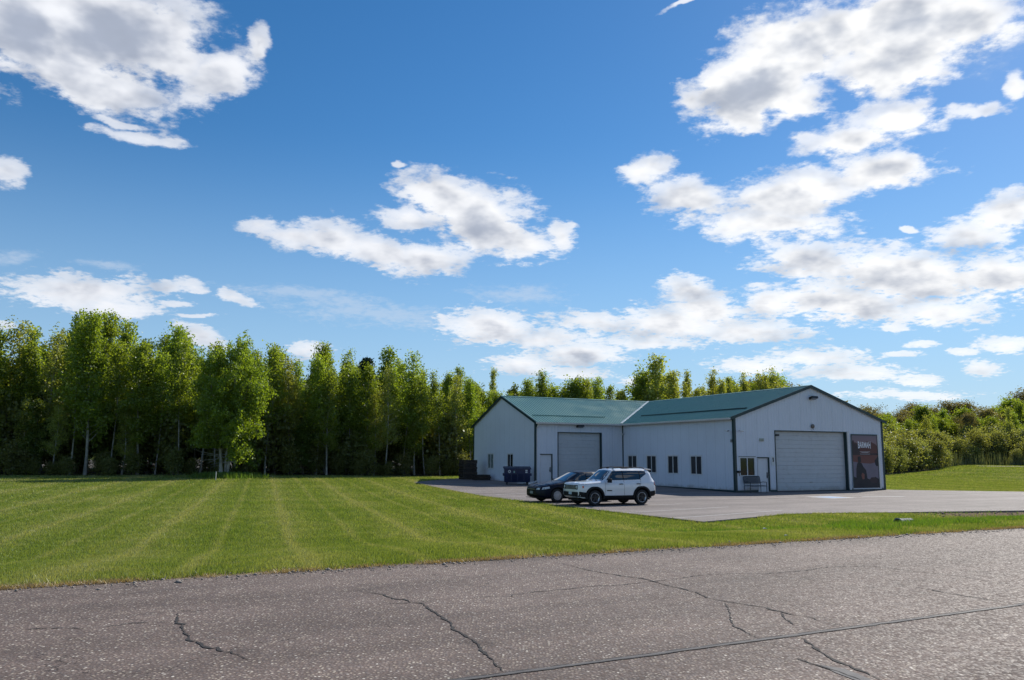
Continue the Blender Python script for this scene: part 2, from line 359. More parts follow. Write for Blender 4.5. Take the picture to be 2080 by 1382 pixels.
def grass_color(t, P):
    """lawn tone with mowing lanes, shared by the ground and the blades"""
    sp = t.new('ShaderNodeSeparateXYZ'); t.set(sp, 0, P)
    a = R(-17.0)
    across = t.math('ADD', t.math('MULTIPLY', sp.outputs[0], math.cos(a)), t.math('MULTIPLY', sp.outputs[1], -math.sin(a)))
    wob = t.noise(P, 0.12, 2, 0.5)
    lane = t.math('ADD', across, t.math('MULTIPLY', wob.outputs[0], 0.18))
    wave = t.math('SINE', t.math('MULTIPLY', lane, 2 * math.pi / 3.4))
    thin = t.math('POWER', t.math('ABSOLUTE', t.math('SINE', t.math('MULTIPLY', lane, math.pi / 1.7))), 26.0)
    n1 = t.noise(P, 0.22, 5, 0.6); n2 = t.noise(P, 1.6, 6, 0.65); n4 = t.noise(P, 0.5, 4, 0.7)
    f = t.math('ADD', t.math('MULTIPLY_ADD', wave, 0.060, 0.175), t.math('ADD', t.math('MULTIPLY', n1.outputs[0], 0.5), t.math('MULTIPLY', n2.outputs[0], 0.55)))
    f = t.math('ADD', f, t.math('MULTIPLY', t.math('MULTIPLY', thin, n4.outputs[0]), 0.30))
    c = t.ramp(f, [(0.42, (0.078, 0.124, 0.016)), (0.56, (0.112, 0.164, 0.024)), (0.70, (0.160, 0.202, 0.046)), (0.88, (0.235, 0.250, 0.098))])
    dry = t.mr(n4.outputs[0], 0.60, 0.74, 0.0, 0.38)
    return t.mix(dry, c, (0.215, 0.220, 0.085)), sp, n2

def leaf_mat(name, dark, light, trans=0.42, hue=0.03):
    m = bpy.data.materials.new(name); m.use_nodes = True
    t = NT(m.node_tree); t.n.clear()
    geo = t.new('ShaderNodeNewGeometry'); oi = t.new('ShaderNodeObjectInfo')
    isl = geo.outputs['Random Per Island']
    n = t.noise(geo.outputs['Position'], 0.9, 3, 0.5)
    f = t.math('ADD', t.math('MULTIPLY', isl, 0.35), t.math('ADD', t.math('MULTIPLY', oi.outputs['Random'], 0.55), t.math('MULTIPLY', t.math('SUBTRACT', n.outputs[0], 0.5), 0.5)))
    if name == 'grass_blades':
        gc = grass_color(t, geo.outputs['Position'])[0]
        k_ = t.math('ADD', 0.72, t.math('MULTIPLY', isl, 0.75)); kc = t.new('ShaderNodeCombineColor'); t.set(kc, 0, k_); t.set(kc, 1, k_); t.set(kc, 2, k_)
        c = t.mix(1.0, gc, kc.outputs[0], 'MULTIPLY')
    else: c = t.mix(f, dark, light)
    hs = t.new('ShaderNodeHueSaturation'); t.set(hs, 'Color', c)
    t.set(hs, 'Hue', t.math('ADD', 0.5, t.math('MULTIPLY', t.math('SUBTRACT', oi.outputs['Random'], 0.5), hue)))
    d = t.new('ShaderNodeBsdfDiffuse'); t.set(d, 'Color', hs.outputs[0])
    tr = t.new('ShaderNodeBsdfTranslucent')
    t.set(tr, 'Color', t.mix(1.0, hs.outputs[0], (1.9, 1.75, 0.7), 'MULTIPLY'))
    mx = t.new('ShaderNodeMixShader'); t.set(mx, 0, trans); t.l.new(d.outputs[0], mx.inputs[1]); t.l.new(tr.outputs[0], mx.inputs[2])
    g = t.new('ShaderNodeBsdfGlossy'); g.inputs['Roughness'].default_value = 0.45; t.set(g, 'Color', (0.9, 0.95, 0.9, 1))
    mx2 = t.new('ShaderNodeMixShader'); t.set(mx2, 0, 0.035); t.l.new(mx.outputs[0], mx2.inputs[1]); t.l.new(g.outputs[0], mx2.inputs[2])
    o = t.new('ShaderNodeOutputMaterial'); t.l.new(mx2.outputs[0], o.inputs[0])
    return m
# ------------------------------------------------------------------ place frame
KX, KY = 13.81, 50.2
E1 = np.array([0.90851, 0.41787]); E2 = np.array([-0.41787, 0.90851])
BROT = math.atan2(0.41787, 0.90851)
def WL(s, t, z=0.0):
    return (KX + E1[0] * s + E2[0] * t, KY + E1[1] * s + E2[1] * t, z)
def sst(x, a, b):
    u = np.clip((x - a) / (b - a), 0, 1); return u * u * (3 - 2 * u)
def local_t(x, y): return -(x - KX) * 0.41787 + (y - KY) * 0.90851
def local_s(x, y): return (x - KX) * 0.90851 + (y - KY) * 0.41787
def road_d(x, y): return ((y - 9.82) - 0.5167 * (x + 6.03)) * 0.8884
LOT = [(-15.9, -17.2), (-16.3, -10), (-16.45, -4.8), (-16.5, 1.4), (-15.95, 8.5), (-15.5, 13.8), (-15.1, 17.7), (-12.8, 20.2), (-9.8, 23.2), (-8, 25.2),
       (0, 25.4), (13.2, 25.4), (13.2, 0.35), (19.9, -4.9), (30, -10), (60, -20), (60, -30), (15, -19.8), (0.84, -17.35), (-5.9, -16.1), (-8.6, -15.45), (-10.4, -15.35), (-12.6, -16.1)]
def in_poly(x, y, poly):
    ins = np.zeros(np.shape(x), bool); n = len(poly); j = n - 1
    for i in range(n):
        xi, yi = poly[i]; xj, yj = poly[j]
        c = ((yi > y) != (yj > y)) & (x < (xj - xi) * (y - yi) / ((yj - yi) if yj != yi else 1e-9) + xi)
        ins ^= c; j = i
    return ins
def dist_poly(x, y, poly):
    d = np.full(np.shape(x), 1e9)
    for i in range(len(poly)):
        ax, ay = poly[i]; bx, by = poly[(i + 1) % len(poly)]
        vx, vy = bx - ax, by - ay
        u = np.clip(((x - ax) * vx + (y - ay) * vy) / (vx * vx + vy * vy), 0, 1)
        d = np.minimum(d, np.hypot(x - ax - u * vx, y - ay - u * vy))
    return d
def gz(x, y):
    """height of the lawn"""
    x = np.asarray(x, float); y = np.asarray(y, float)
    t = local_t(x, y); s = local_s(x, y); sd = road_d(x, y)
    z = 0.011 * np.clip(t, 0, 34)
    z = z + 0.60 * (1 - sst(sd, 0.0, 9.5)) * (1 - 0.6 * sst(-sd, 14, 30))
    z = z - 0.16 * np.exp(-((sd - 6.2) / 2.0) ** 2) * sst(x, 2, 10)
    z = z + (1.22 - 0.37) * sst(x - 0.25 * (y - 85), 43, 55) * sst(y + 0.15 * x, 74, 98)
    z = z + 0.22 * np.exp(-(((x - 50) / 5.5) ** 2 + ((y - 92) / 4) ** 2))
    z = z + 0.03 * np.sin(x * 0.23 + 1) * np.sin(y * 0.19) * sst(sd, 3, 10)
    ins = in_poly(s, t, LOT); d = dist_poly(s, t, LOT)
    z = np.where(ins, z - 0.14, z - 0.05 * (1 - sst(d, 0.0, 1.2)))
    z = z - 0.0 * (1 - sst(np.where(ins, 0, d), 0.0, 2.0)) * sst(s, -8, 4) * sst(-t, 8, 12)
    z = np.where((sd < -0.05) & (sd > -12.2), np.minimum(z, 0.6) - 0.06 * sst(-sd, 0.1, 0.7) - 0.008, z)
    return z
def gzf(x, y): return float(gz(np.array([x]), np.array([y]))[0])

# ------------------------------------------------------------------ ground materials
def lawn_material():
    m = bpy.data.materials.new('lawn_grass'); m.use_nodes = True
    t = NT(m.node_tree); b = t.n['Principled BSDF']
    geo = t.new('ShaderNodeNewGeometry'); P = geo.outputs['Position']
    c, sp, n2 = grass_color(t, P); n3 = t.noise(P, 45.0, 3, 0.7)
    c = t.mix(t.mr(n3.outputs[0], 0.40, 0.75, 0.0, 0.30), c, (0.05, 0.085, 0.012))
    # dry, thin strip beside the road and bare soil by the lot
    sd = t.math('MULTIPLY', t.math('SUBTRACT', t.math('SUBTRACT', sp.outputs[1], 9.82), t.math('MULTIPLY', t.math('ADD', sp.outputs[0], 6.03), 0.5167)), 0.8884)
    nv = t.noise(P, 3.0, 5, 0.7)
    strip = t.mr(t.math('SUBTRACT', t.math('ABSOLUTE', sd), t.math('MULTIPLY', nv.outputs[0], 0.45)), -0.14, 0.12, 1.0, 0.0)
    c = t.mix(strip, c, (0.30, 0.235, 0.155))
    at = t.new('ShaderNodeAttribute', attribute_name='bare')
    nb = t.noise(P, 1.1, 6, 0.7)
    bare = t.mr(t.math('ADD', at.outputs['Fac'], t.math('MULTIPLY', t.math('SUBTRACT', nb.outputs[0], 0.5), 1.3)), 0.42, 0.72)
    c = t.mix(bare, c, t.ramp(n3.outputs[0], [(0.3, (0.15, 0.115, 0.075)), (0.7, (0.27, 0.21, 0.15))]))
    t.set(b, 'Base Color', c); b.inputs['Roughness'].default_value = 1.0; b.inputs['Specular IOR Level'].default_value = 0.0
    bp = t.new('ShaderNodeBump'); bp.inputs['Distance'].default_value = 0.05; t.set(bp, 'Strength', 0.8)
    t.set(bp, 'Height', t.math('ADD', n3.outputs[0], t.math('MULTIPLY', n2.outputs[0], 0.6))); t.l.new(bp.outputs[0], b.inputs['Normal'])
    return m

def asphalt_material(name, base, stones, scale, coarse):
    m = bpy.data.materials.new(name); m.use_nodes = True
    t = NT(m.node_tree); b = t.n['Principled BSDF']
    geo = t.new('ShaderNodeNewGeometry'); P = geo.outputs['Position']
    v = t.new('ShaderNodeTexVoronoi', feature='F1'); t.set(v, 'Vector', P); t.set(v, 'Scale', scale); v.inputs['Randomness'].default_value = 1.0
    sc = t.new('ShaderNodeSeparateColor'); t.set(sc, 0, v.outputs['Color'])
    big = t.noise(P, 0.55, 5, 0.6); mid = t.noise(P, 7.0, 5, 0.6)
    stone = t.ramp(sc.outputs[0], stones, 'CONSTANT')
    msk = t.math('MULTIPLY', t.mr(v.outputs['Distance'], 0.30, 0.46, 1.0, 0.0), coarse)
    c = t.mix(msk, base, stone)
    tone = t.mr(t.math('ADD', t.math('MULTIPLY', big.outputs[0], 0.6), t.math('MULTIPLY', mid.outputs[0], 0.4)), 0.3, 0.7, 0.80, 1.18)
    tc_ = t.new('ShaderNodeCombineColor'); t.set(tc_, 0, tone); t.set(tc_, 1, tone); t.set(tc_, 2, tone)
    c = t.mix(1.0, c, tc_.outputs[0], 'MULTIPLY')
    # wear lanes along the road, and scattered oily stains
    sp = t.new('ShaderNodeSeparateXYZ'); t.set(sp, 0, P)
    sdn = t.math('MULTIPLY', t.math('SUBTRACT', t.math('SUBTRACT', sp.outputs[1], 9.82), t.math('MULTIPLY', t.math('ADD', sp.outputs[0], 6.03), 0.5167)), 0.8884)
    aln = t.math('ADD', t.math('MULTIPLY', sp.outputs[0], 0.8884), t.math('MULTIPLY', sp.outputs[1], 0.459))
    cv = t.new('ShaderNodeCombineXYZ'); t.set(cv, 0, t.math('MULTIPLY', sdn, 0.9)); t.set(cv, 1, t.math('MULTIPLY', aln, 0.06))
    lanes = t.noise(cv.outputs[0], 1.0, 3, 0.55)
    st = t.noise(P, 1.4, 4, 0.6)
    k = t.math('MULTIPLY', t.mr(lanes.outputs[0], 0.35, 0.65, 0.86, 1.14), t.mr(st.outputs[0], 0.62, 0.74, 1.0, 0.70))
    if coarse > 0.9:   # faint hairline network
        wv = t.vmath('ADD', P, t.vmath('SCALE', t.noise(P, 2.2, 4, 0.6).outputs['Color'], scale=0.55))
        hv = t.new('ShaderNodeTexVoronoi', feature='DISTANCE_TO_EDGE'); t.set(hv, 'Vector', wv); t.set(hv, 'Scale', 0.62)
        gate = t.mr(t.noise(P, 0.45, 3, 0.5).outputs[0], 0.46, 0.58)
        k = t.math('MULTIPLY', k, t.math('SUBTRACT', 1.0, t.math('MULTIPLY', t.math('MULTIPLY', t.mr(hv.outputs['Distance'], 0.001, 0.0045, 1.0, 0.0), gate), 0.62)))
    kc = t.new('ShaderNodeCombineColor'); t.set(kc, 0, k); t.set(kc, 1, k); t.set(kc, 2, k)
    c = t.mix(1.0, c, kc.outputs[0], 'MULTIPLY')
    t.set(b, 'Base Color', c)
    t.set(b, 'Roughness', t.mr(sc.outputs[1], 0.0, 1.0, 0.62, 0.95)); b.inputs['Specular IOR Level'].default_value = 0.22
    bp = t.new('ShaderNodeBump'); bp.inputs['Distance'].default_value = 0.006; t.set(bp, 'Strength', 0.9)
    t.set(bp, 'Height', t.math('SUBTRACT', 1.0, v.outputs['Distance'])); t.l.new(bp.outputs[0], b.inputs['Normal'])
    return m

# ------------------------------------------------------------------ terrain: one sheet to the horizon
def axis(lo, hi, a, b, step):
    left = [a - 4 * 1.45 ** k for k in range(1, 40) if a - 4 * 1.45 ** k > lo]
    right = [b + 4 * 1.45 ** k for k in range(1, 40) if b + 4 * 1.45 ** k < hi]
    return np.array([lo] + left[::-1] + list(np.arange(a, b + step / 2, step)) + right + [hi])
xs = axis(-4000, 4000, -60, 75, 0.45); ys = axis(-4000, 4500, -14, 112, 0.45)
X, Y = np.meshgrid(xs, ys)
Z = gz(X, Y)
nx, ny = len(xs), len(ys)
V = np.stack([X.ravel(), Y.ravel(), Z.ravel()], 1)
I = np.arange(nx * ny).reshape(ny, nx)
F = np.stack([I[:-1, :-1].ravel(), I[:-1, 1:].ravel(), I[1:, 1:].ravel(), I[1:, :-1].ravel()], 1)
me = mesh_np('lawn', V, F, [lawn_material()], smooth=True)
s_, t_ = local_s(X, Y), local_t(X, Y)
dl = dist_poly(s_, t_, LOT)
bare = (1 - sst(dl, 1.6, 4.6)) * sst(s_, -9, -2) * sst(-t_, 8, 14) * 1.15
bare = np.maximum(bare, (1 - sst(dl, 0.05, 0.6)) * 0.45)
bare = np.maximum(bare, (1 - sst(dl, 0.2, 3.0)) * sst(s_, 16, 22) * sst(t_, -12, -4) * 0.9)
att = me.attributes.new('bare', 'FLOAT', 'POINT'); att.data.foreach_set('value', bare.ravel().astype(np.float32))
tag(link('lawn', me), kind='structure')

ROADM = asphalt_material('coarse_asphalt', (0.122, 0.093, 0.080),
    [(0.0, (0.145, 0.122, 0.110)), (0.20, (0.21, 0.178, 0.158)), (0.40, (0.11, 0.096, 0.092)), (0.54, (0.28, 0.228, 0.19)), (0.68, (0.19, 0.14, 0.122)), (0.78, (0.33, 0.285, 0.225)), (0.88, (0.41, 0.365, 0.295)), (0.95, (0.56, 0.52, 0.45))], 36.0, 0.97)
LOTM = asphalt_material('lot_asphalt', (0.185, 0.162, 0.152),
    [(0.0, (0.17, 0.148, 0.14)), (0.3, (0.21, 0.182, 0.17)), (0.6, (0.15, 0.132, 0.128)), (0.85, (0.28, 0.25, 0.228))], 85.0, 0.8)

# road: from the far verge to past the camera
rdir = Vector((1, 0.5167, 0)).normalized(); rn = Vector((-0.5167, 1, 0)).normalized(); r0 = Vector((-6.03, 9.82, 0))
rng = random.Random(5)
mb = MB()
vs = []; xs_r = np.concatenate([np.arange(-900, -20, 20), np.arange(-20, 45, 0.35), np.arange(45, 900, 20)])
def edge_j(u): return 0.05 * math.sin(u * 1.7) + 0.035 * math.sin(u * 5.1 + 1) + rng.uniform(-0.02, 0.02)
for u in xs_r:
    j = edge_j(u)
    a_ = r0 + rdir * u + rn * j; b_ = r0 + rdir * u - rn * 12.0
    vs += [(a_.x, a_.y, 0.56), (a_.x, a_.y, 0.598), (b_.x, b_.y, 0.60), (b_.x, b_.y, 0.5)]
fs = []
for i in range(len(xs_r) - 1):
    for k in range(3): fs.append((i * 4 + k, i * 4 + 4 + k, i * 4 + 5 + k, i * 4 + k + 1))
mb.add(vs, fs)
tag(mb.build('road', ROADM), kind='structure')

# cracks and seam on the road: narrow jagged ribbons
CRKM = pmat('crack_dark', (0.022, 0.020, 0.020), 0.95, var=0.3)
SEAMM = pmat('seam_sealer', (0.085, 0.082, 0.084), 0.8, var=0.25, vscale=6)
def ribbon(pts, wd, z, rg, jag=0.012, step=0.05, taper=True):
    P = [Vector((p[0], p[1], 0)) for p in pts]
    q = []
    for i in range(len(P) - 1):
        n = max(1, int((P[i + 1] - P[i]).length / step))
        for k in range(n): q.append(P[i].lerp(P[i + 1], k / n))
    q.append(P[-1])
    q = [p + Vector((rg.uniform(-jag, jag), rg.uniform(-jag, jag), 0)) for p in q]
    vs = []; fs = []
    for i, p in enumerate(q):
        d = (q[min(i + 1, len(q) - 1)] - q[max(0, i - 1)]); d.normalize(); n = Vector((-d.y, d.x, 0))
        u = i / (len(q) - 1)
        ww = wd * (min(1, 6 * u, 6 * (1 - u)) * 0.8 + 0.2 if taper else 1) * (rg.choice((0.4, 0.7, 0.9, 1.2, 1.6)) if taper else rg.uniform(0.7, 1.0))
        vs += [(p.x - n.x * ww / 2, p.y - n.y * ww / 2, z), (p.x + n.x * ww / 2, p.y + n.y * ww / 2, z)]
    for i in range(len(q) - 1): fs.append((2 * i, 2 * i + 1, 2 * i + 3, 2 * i + 2))
    return vs, fs
for pts, wd in CRACKS:
    m_ = MB(); m_.add(*ribbon(pts, wd * 1.5, 0.6042, rng)); tag(m_.build('road_crack', CRKM, recalc=False), kind='structure')
m_ = MB(); m_.add(*ribbon([(-8, 2.05), (-0.37, 6.05), (2.27, 7.42), (5.67, 9.2), (14, 13.6), (40, 27)], 0.075, 0.6036, rng, 0.012, 0.12, False))
tag(m_.build('sealed_seam', SEAMM, recalc=False), kind='structure')
m_ = MB()
for o_ in (-0.036, 0.03): m_.add(*ribbon([(-8, 2.05 + o_), (-0.37, 6.05 + o_), (2.27, 7.42 + o_), (5.67, 9.2 + o_), (14, 13.6 + o_), (40, 27 + o_)], 0.009, 0.6078, rng, 0.006, 0.1, False))
tag(m_.build('seam_groove', CRKM, recalc=False), kind='structure')
m_ = MB(); m_.add([(x, y, 0.6032) for x, y in [(2.405, 6.535), (2.547, 6.418), (2.618, 6.155), (2.619, 6.03), (2.519, 6.03), (2.437, 6.299)]], [(0, 5, 4, 3, 2, 1)])
tag(m_.build('road_patch', SEAMM, recalc=False), kind='structure')

# parking lot slab
bm = bmesh.new()
bm.faces.new([bm.verts.new((s, t, 0)) for s, t in LOT])
for tt in (0.0, 34.0):
    bmesh.ops.bisect_plane(bm, geom=bm.verts[:] + bm.edges[:] + bm.faces[:], plane_co=(0, tt, 0), plane_no=(0, 1, 0))
ge = bmesh.ops.extrude_face_region(bm, geom=bm.faces[:])
for v in [g for g in ge['geom'] if isinstance(g, bmesh.types.BMVert)]: v.co.z = 1
for v in bm.verts:
    top = v.co.z > 0.5; s, t = v.co.x, v.co.y
    z = 0.011 * max(t, 0)
    x, y, _ = WL(s, t); v.co = (x, y, z if top else z - 0.3)
bmesh.ops.recalc_face_normals(bm, faces=bm.faces)
bmesh.ops.triangulate(bm, faces=bm.faces)
me = bpy.data.meshes.new('parking_lot'); bm.to_mesh(me); bm.free(); me.materials.append(LOTM)
tag(link('parking_lot', me), kind='structure')

# painted markings
PAINT = pmat('white_road_paint', (0.46, 0.45, 0.44), 0.8, var=0.3, vscale=9)
PAINT_OLD = pmat('faded_road_paint', (0.33, 0.31, 0.30), 0.85, var=0.3, vscale=9)
BLUEP = pmat('blue_road_paint', (0.20, 0.32, 0.50), 0.8, var=0.2, vscale=9)
def stripe(name, a, b, wd, mt, dz=0.005, lab=None):
    a = Vector((*a, 0)); b = Vector((*b, 0)); d = (b - a).normalized(); n = Vector((-d.y, d.x, 0)) * wd / 2
    q = []
    for p in (a - n, b - n, b + n, a + n):
        q.append((p.x, p.y, 0.011 * max(0, local_t(p.x, p.y)) + dz))
    o = MB().add(q, [(0, 1, 2, 3)]).build(name, mt, recalc=False)
    return tag(o, kind='structure')
for a, b, mt in [((4.49, 31.99), (9.58, 36.05), PAINT), ((5.85, 29.36), (11.26, 33.96), PAINT), ((3.25, 35.16), (8.0, 38.2), PAINT), ((2.16, 39.09), (5.2, 42.3), PAINT),
                 ((-0.9, 45.25), (1.4, 47.9), PAINT), ((-2.4, 48.5), (1.2, 52.2), PAINT_OLD), ((0.4, 42.0), (3.4, 44.7), PAINT_OLD)]:
    stripe('parking_line', a, b, 0.085, mt)
for a, b in [((18.4, 47.7), (26.5, 47.4)), ((20.7, 50.2), (28.5, 50.1)), ((14.6, 47.6), (17.2, 44.6)), ((26.5, 44.0), (33, 47.5))]:
    stripe('parking_line', a, b, 0.11, PAINT_OLD)
def pad(name, c, w_, d_, ang, mt, dz):
    c = Vector(c); u = Vector((math.sin(R(ang)), math.cos(R(ang)), 0)); v = Vector((u.y, -u.x, 0))
    q = [c + u * i * w_ / 2 + v * j * d_ / 2 for i, j in ((-1, -1), (1, -1), (1, 1), (-1, 1))]
    o = MB().add([(p.x, p.y, dz) for p in q], [(0, 1, 2, 3)]).build(name, mt, recalc=False); tag(o, kind='structure')
pad('accessible_bay_marking', (17.6, 45.0, 0), 1.9, 1.9, 62, PAINT, 0.0055)
pad('accessible_bay_square', (17.6, 45.0, 0), 1.25, 1.25, 62, BLUEP, 0.0095)
pad('parking_bar', (21.0, 46.1, 0), 2.6, 0.35, 80, PAINT, 0.0055)

# gravel lane on top of the rise at the right, and forest floor
GRAV = pmat('pale_gravel', (0.32, 0.27, 0.23), 0.95, var=0.25, vscale=1.5, bump=0.5, bscale=20)
def sheet(name, uv, mt, dz, n=40, m=3):
    vs = []; fs = []
    for i in range(n + 1):
        for j in range(m + 1):
            x, y = uv(i / n, j / m); vs.append((x, y, gzf(x, y) + dz))
    for i in range(n):
        for j in range(m): a = i * (m + 1) + j; fs.append((a, a + m + 1, a + m + 2, a + 1))
    return tag(MB().add(vs, fs).build(name, mt, recalc=False), kind='structure')
sheet('gravel_lane', lambda u, v: (58 + 70 * u, 98.5 + 3.2 * v + 6 * u), GRAV, 0.05)
LITTER = pmat('leaf_litter', (0.045, 0.036, 0.022), 0.95, var=0.4, vscale=1.2, bump=0.8, bscale=12)
def wood_edge(x):
    """y of the edge between lawn and wood"""
    return float(np.interp(x, [-120, -60, -39.4, -33, -26, -18.5, -6, 8, 40.5, 48.6, 60, 100, 160], [42, 57.5, 64.5, 66, 68, 70.3, 74, 78, 88.5, 96.5, 108, 112, 118]))
sheet('forest_floor', lambda u, v: (-110 + 260 * u, wood_edge(-110 + 260 * u) + 0.2 + 0.5 * math.sin(u * 190) + 60 * v + 700 * v ** 4), LITTER, 0.045, 260, 60)
# ------------------------------------------------------------------ building
SIDING = pmat('white_steel_siding', (0.62, 0.655, 0.725), 0.42, var=0.04, vscale=0.5, dirt=0.05)
GREEN = pmat('green_roof_steel', (0.110, 0.245, 0.222), 0.38, var=0.08, vscale=0.7, spec=0.50, dirt=0.05)
TRIM = pmat('dark_green_trim', (0.006, 0.030, 0.034), 0.40, var=0.08)
WTRIM = pmat('white_trim', (0.62, 0.62, 0.62), 0.5, var=0.06, vscale=2, dirt=0.12)
DOORW = pmat('white_door_paint', (0.66, 0.67, 0.70), 0.5, var=0.04, vscale=2, dirt=0.10)
GARW = pmat('garage_door_steel', (0.50, 0.52, 0.54), 0.45, var=0.05, vscale=1.2, dirt=0.22)
CONC = pmat('concrete', (0.30, 0.28, 0.26), 0.9, var=0.2, vscale=2, bump=0.3)
GLASS = pmat('dark_window_glass', (0.010, 0.012, 0.014), 0.06, spec=0.6)
BLINDM = pmat('pale_blind_behind_glass', (0.16, 0.19, 0.18), 0.25, var=0.15, vscale=4)
BLACK = pmat('black_plastic', (0.012, 0.012, 0.013), 0.5, var=0.2)
METAL = pmat('dull_metal', (0.30, 0.31, 0.32), 0.45, metal=0.7, var=0.1)
VFLASH = pmat('pale_valley_steel', (0.42, 0.47, 0.48), 0.4, var=0.05)

splash(SIDING); splash(GARW, amt=0.5)
bld = empty('steel_building', (KX, KY, 0), BROT)
tag(bld, 'white ribbed steel building with green metal roof and L-shaped wing on the lot', 'building')
WB, DEP, YD = 12.85, 24.55, 12.69       # gable width, depth, wall D
CW = -7.45                               # gable wall of the wing
EV = 4.65; PKB = 6.80
SB = WB / 2; SLB = (PKB - EV) / SB
TC = (YD + DEP) / 2; HC = (DEP - YD) / 2; SLC = (PKB - EV) / HC

def rib_profile(wd, hr=0.014):
    """(u, out) ribs every 9 inches on a panel of width wd"""
    q = [(0, 0)]; n = max(1, round(wd / 0.2286)); st = wd / n
    for i in range(n):
        c = (i + 0.5) * st
        q += [(c - 0.042, 0), (c - 0.015, hr), (c + 0.015, hr), (c + 0.042, 0)]
    q.append((wd, 0))
    return q
def wall_panels(par, length, top, holes, place, first_gap=0.0):
    """panels along u in [0,length]; top(u) gives height; holes (u0,u1,z0,z1); place(u,out,z) -> local point"""
    u = 0.0; n = max(1, round(length / 0.914)); pw = length / n
    for i in range(n):
        base = i * pw
        prof = rib_profile(pw - 0.006)
        us = [base + 0.003 + p[0] for p in prof]; outs = [p[1] for p in prof]
        cuts = [h[k] for h in holes for k in (0, 1)] + [length / 2]
        extra = sorted(set(c for c in cuts if us[0] + 1e-4 < c < us[-1] - 1e-4))
        allu = sorted(set(us + extra)); outi = list(np.interp(allu, us, outs))
        vs = []; fs = []
        for k in range(len(allu) - 1):
            a, b = allu[k], allu[k + 1]; mid = (a + b) / 2
            hz = sorted([(h[2], h[3]) for h in holes if h[0] - 1e-4 < mid < h[1] + 1e-4])
            z = 0.12; segs = []
            for z0, z1 in hz:
                if z0 > z: segs.append((z, z0))
                z = z1
            segs.append((z, None))
            for z0, z1 in segs:
                za = top(a) if z1 is None else z1; zb = top(b) if z1 is None else z1
                b0 = len(vs)
                vs += [place(a, outi[k], z0), place(b, outi[k + 1], z0), place(b, outi[k + 1], zb), place(a, outi[k], za)]
                fs.append((b0, b0 + 1, b0 + 2, b0 + 3))
        # lap joint between panels: a small standing edge
        MB().add(vs, fs).build('wall_panel', SIDING, par)
def plinth(par, a, b):
    """base trim strip along wall"""
    MB().box(min(a[0], b[0]) - 0.03, max(a[0], b[0]) + 0.03, min(a[1], b[1]) - 0.03, max(a[1], b[1]) + 0.03, -0.1, 0.13).build('base_trim', TRIM, par)

# openings
HB = [(0.35, 1.57, 0.99, 2.16), (1.76, 2.74, 0.12, 2.17), (3.28, 9.46, 0.12, 3.83)]
wfront = empty('wall', parent=bld)
wall_panels(wfront, WB, lambda u: EV + SLB * (SB - abs(u - SB)) - 0.02, HB, lambda u, o, z: (u, -o, z))
HA_ = [(c - 0.61, c + 0.61, 1.0, 2.24) for c in (3.81, 6.37, 8.95, 11.42)]
wside = empty('wall', parent=bld)
wall_panels(wside, YD, lambda u: EV, HA_, lambda u, o, z: (-o, u, z))
HD_ = [(0.35, 1.37, 0.12, 2.30), (1.84, 5.53, 0.12, 3.87)]   # u from CW
wdoor = empty('wall', parent=bld)
wall_panels(wdoor, -CW, lambda u: EV, HD_, lambda u, o, z: (CW + u, YD - o, z))
HCW = [(DEP - 21.47 + 0, 0, 0, 0)]
LC = DEP - YD
wgab = empty('wall', parent=bld)
wall_panels(wgab, LC, lambda u: EV + SLC * (HC - abs(u - HC)) - 0.02, [(3.78, 4.87, 1.12, 2.31), (7.55, 8.77, 1.12, 2.31)], lambda u, o, z: (CW - o, YD + u, z))
wback = empty('wall', parent=bld)
wall_panels(wback, WB - CW, lambda u: EV, [], lambda u, o, z: (CW + u, DEP + o, z))
wright = empty('wall', parent=bld)
wall_panels(wright, DEP, lambda u: EV, [], lambda u, o, z: (WB + o, u, z))
for a, b, par in [((0, 0), (0.33 + 1.4, 0), wfront), ((2.76, 0), (3.26, 0), wfront), ((9.48, 0), (WB, 0), wfront), ((0, 0.04), (0, YD), wside), ((CW, YD), (CW + 0.33, YD), wdoor),
                  ((CW + 1.39, YD), (CW + 1.82, YD), wdoor), ((CW + 5.55, YD), (-0.04, YD), wdoor), ((CW, YD + 0.04), (CW, DEP), wgab)]:
    plinth(par, a, b)
# inner liner so that light does not leak through, dark rooms behind glass
LINER = pmat('interior_liner', (0.10, 0.10, 0.10), 0.9, var=0.1)
lm = MB()
lm.box(0.35, WB - 0.35, 0.7, 0.75, 0.0, EV - 0.1); lm.box(0.7, 0.75, 0.76, YD + 0.3, 0.0, EV - 0.1)
lm.box(CW + 0.5, 0.7, YD + 0.7, YD + 0.75, 0, EV - 0.1); lm.box(CW + 0.7, CW + 0.75, YD + 0.8, DEP - 0.4, 0, EV - 0.1)
lm.build('inner_wall', LINER, bld)

# corner trims
def vtrim(x, y, z1, w_=0.13, name='corner_trim', mt=None, z0=-0.05, sx=1, sy=1):
    return MB().box(min(x, x + sx * w_), max(x, x + sx * w_), min(y - sy * 0.0, y + sy * w_), max(y, y + sy * w_), z0, z1).build(name, mt or TRIM, bld)
vtrim(-0.035, -0.035, EV - 0.03, 0.17)
vtrim(WB + 0.035, -0.035, EV - 0.03, 0.17, sx=-1)
vtrim(CW - 0.035, YD - 0.035, EV - 0.03, 0.17)
vtrim(CW - 0.035, DEP + 0.035, EV - 0.03, 0.17, sy=-1)
MB().box(-0.06, -0.0, YD - 0.06, YD, 0.0, EV - 0.06).build('corner_trim', TRIM, bld)
vtrim(WB + 0.035, DEP + 0.035, EV - 0.03, 0.17, sx=-1, sy=-1)

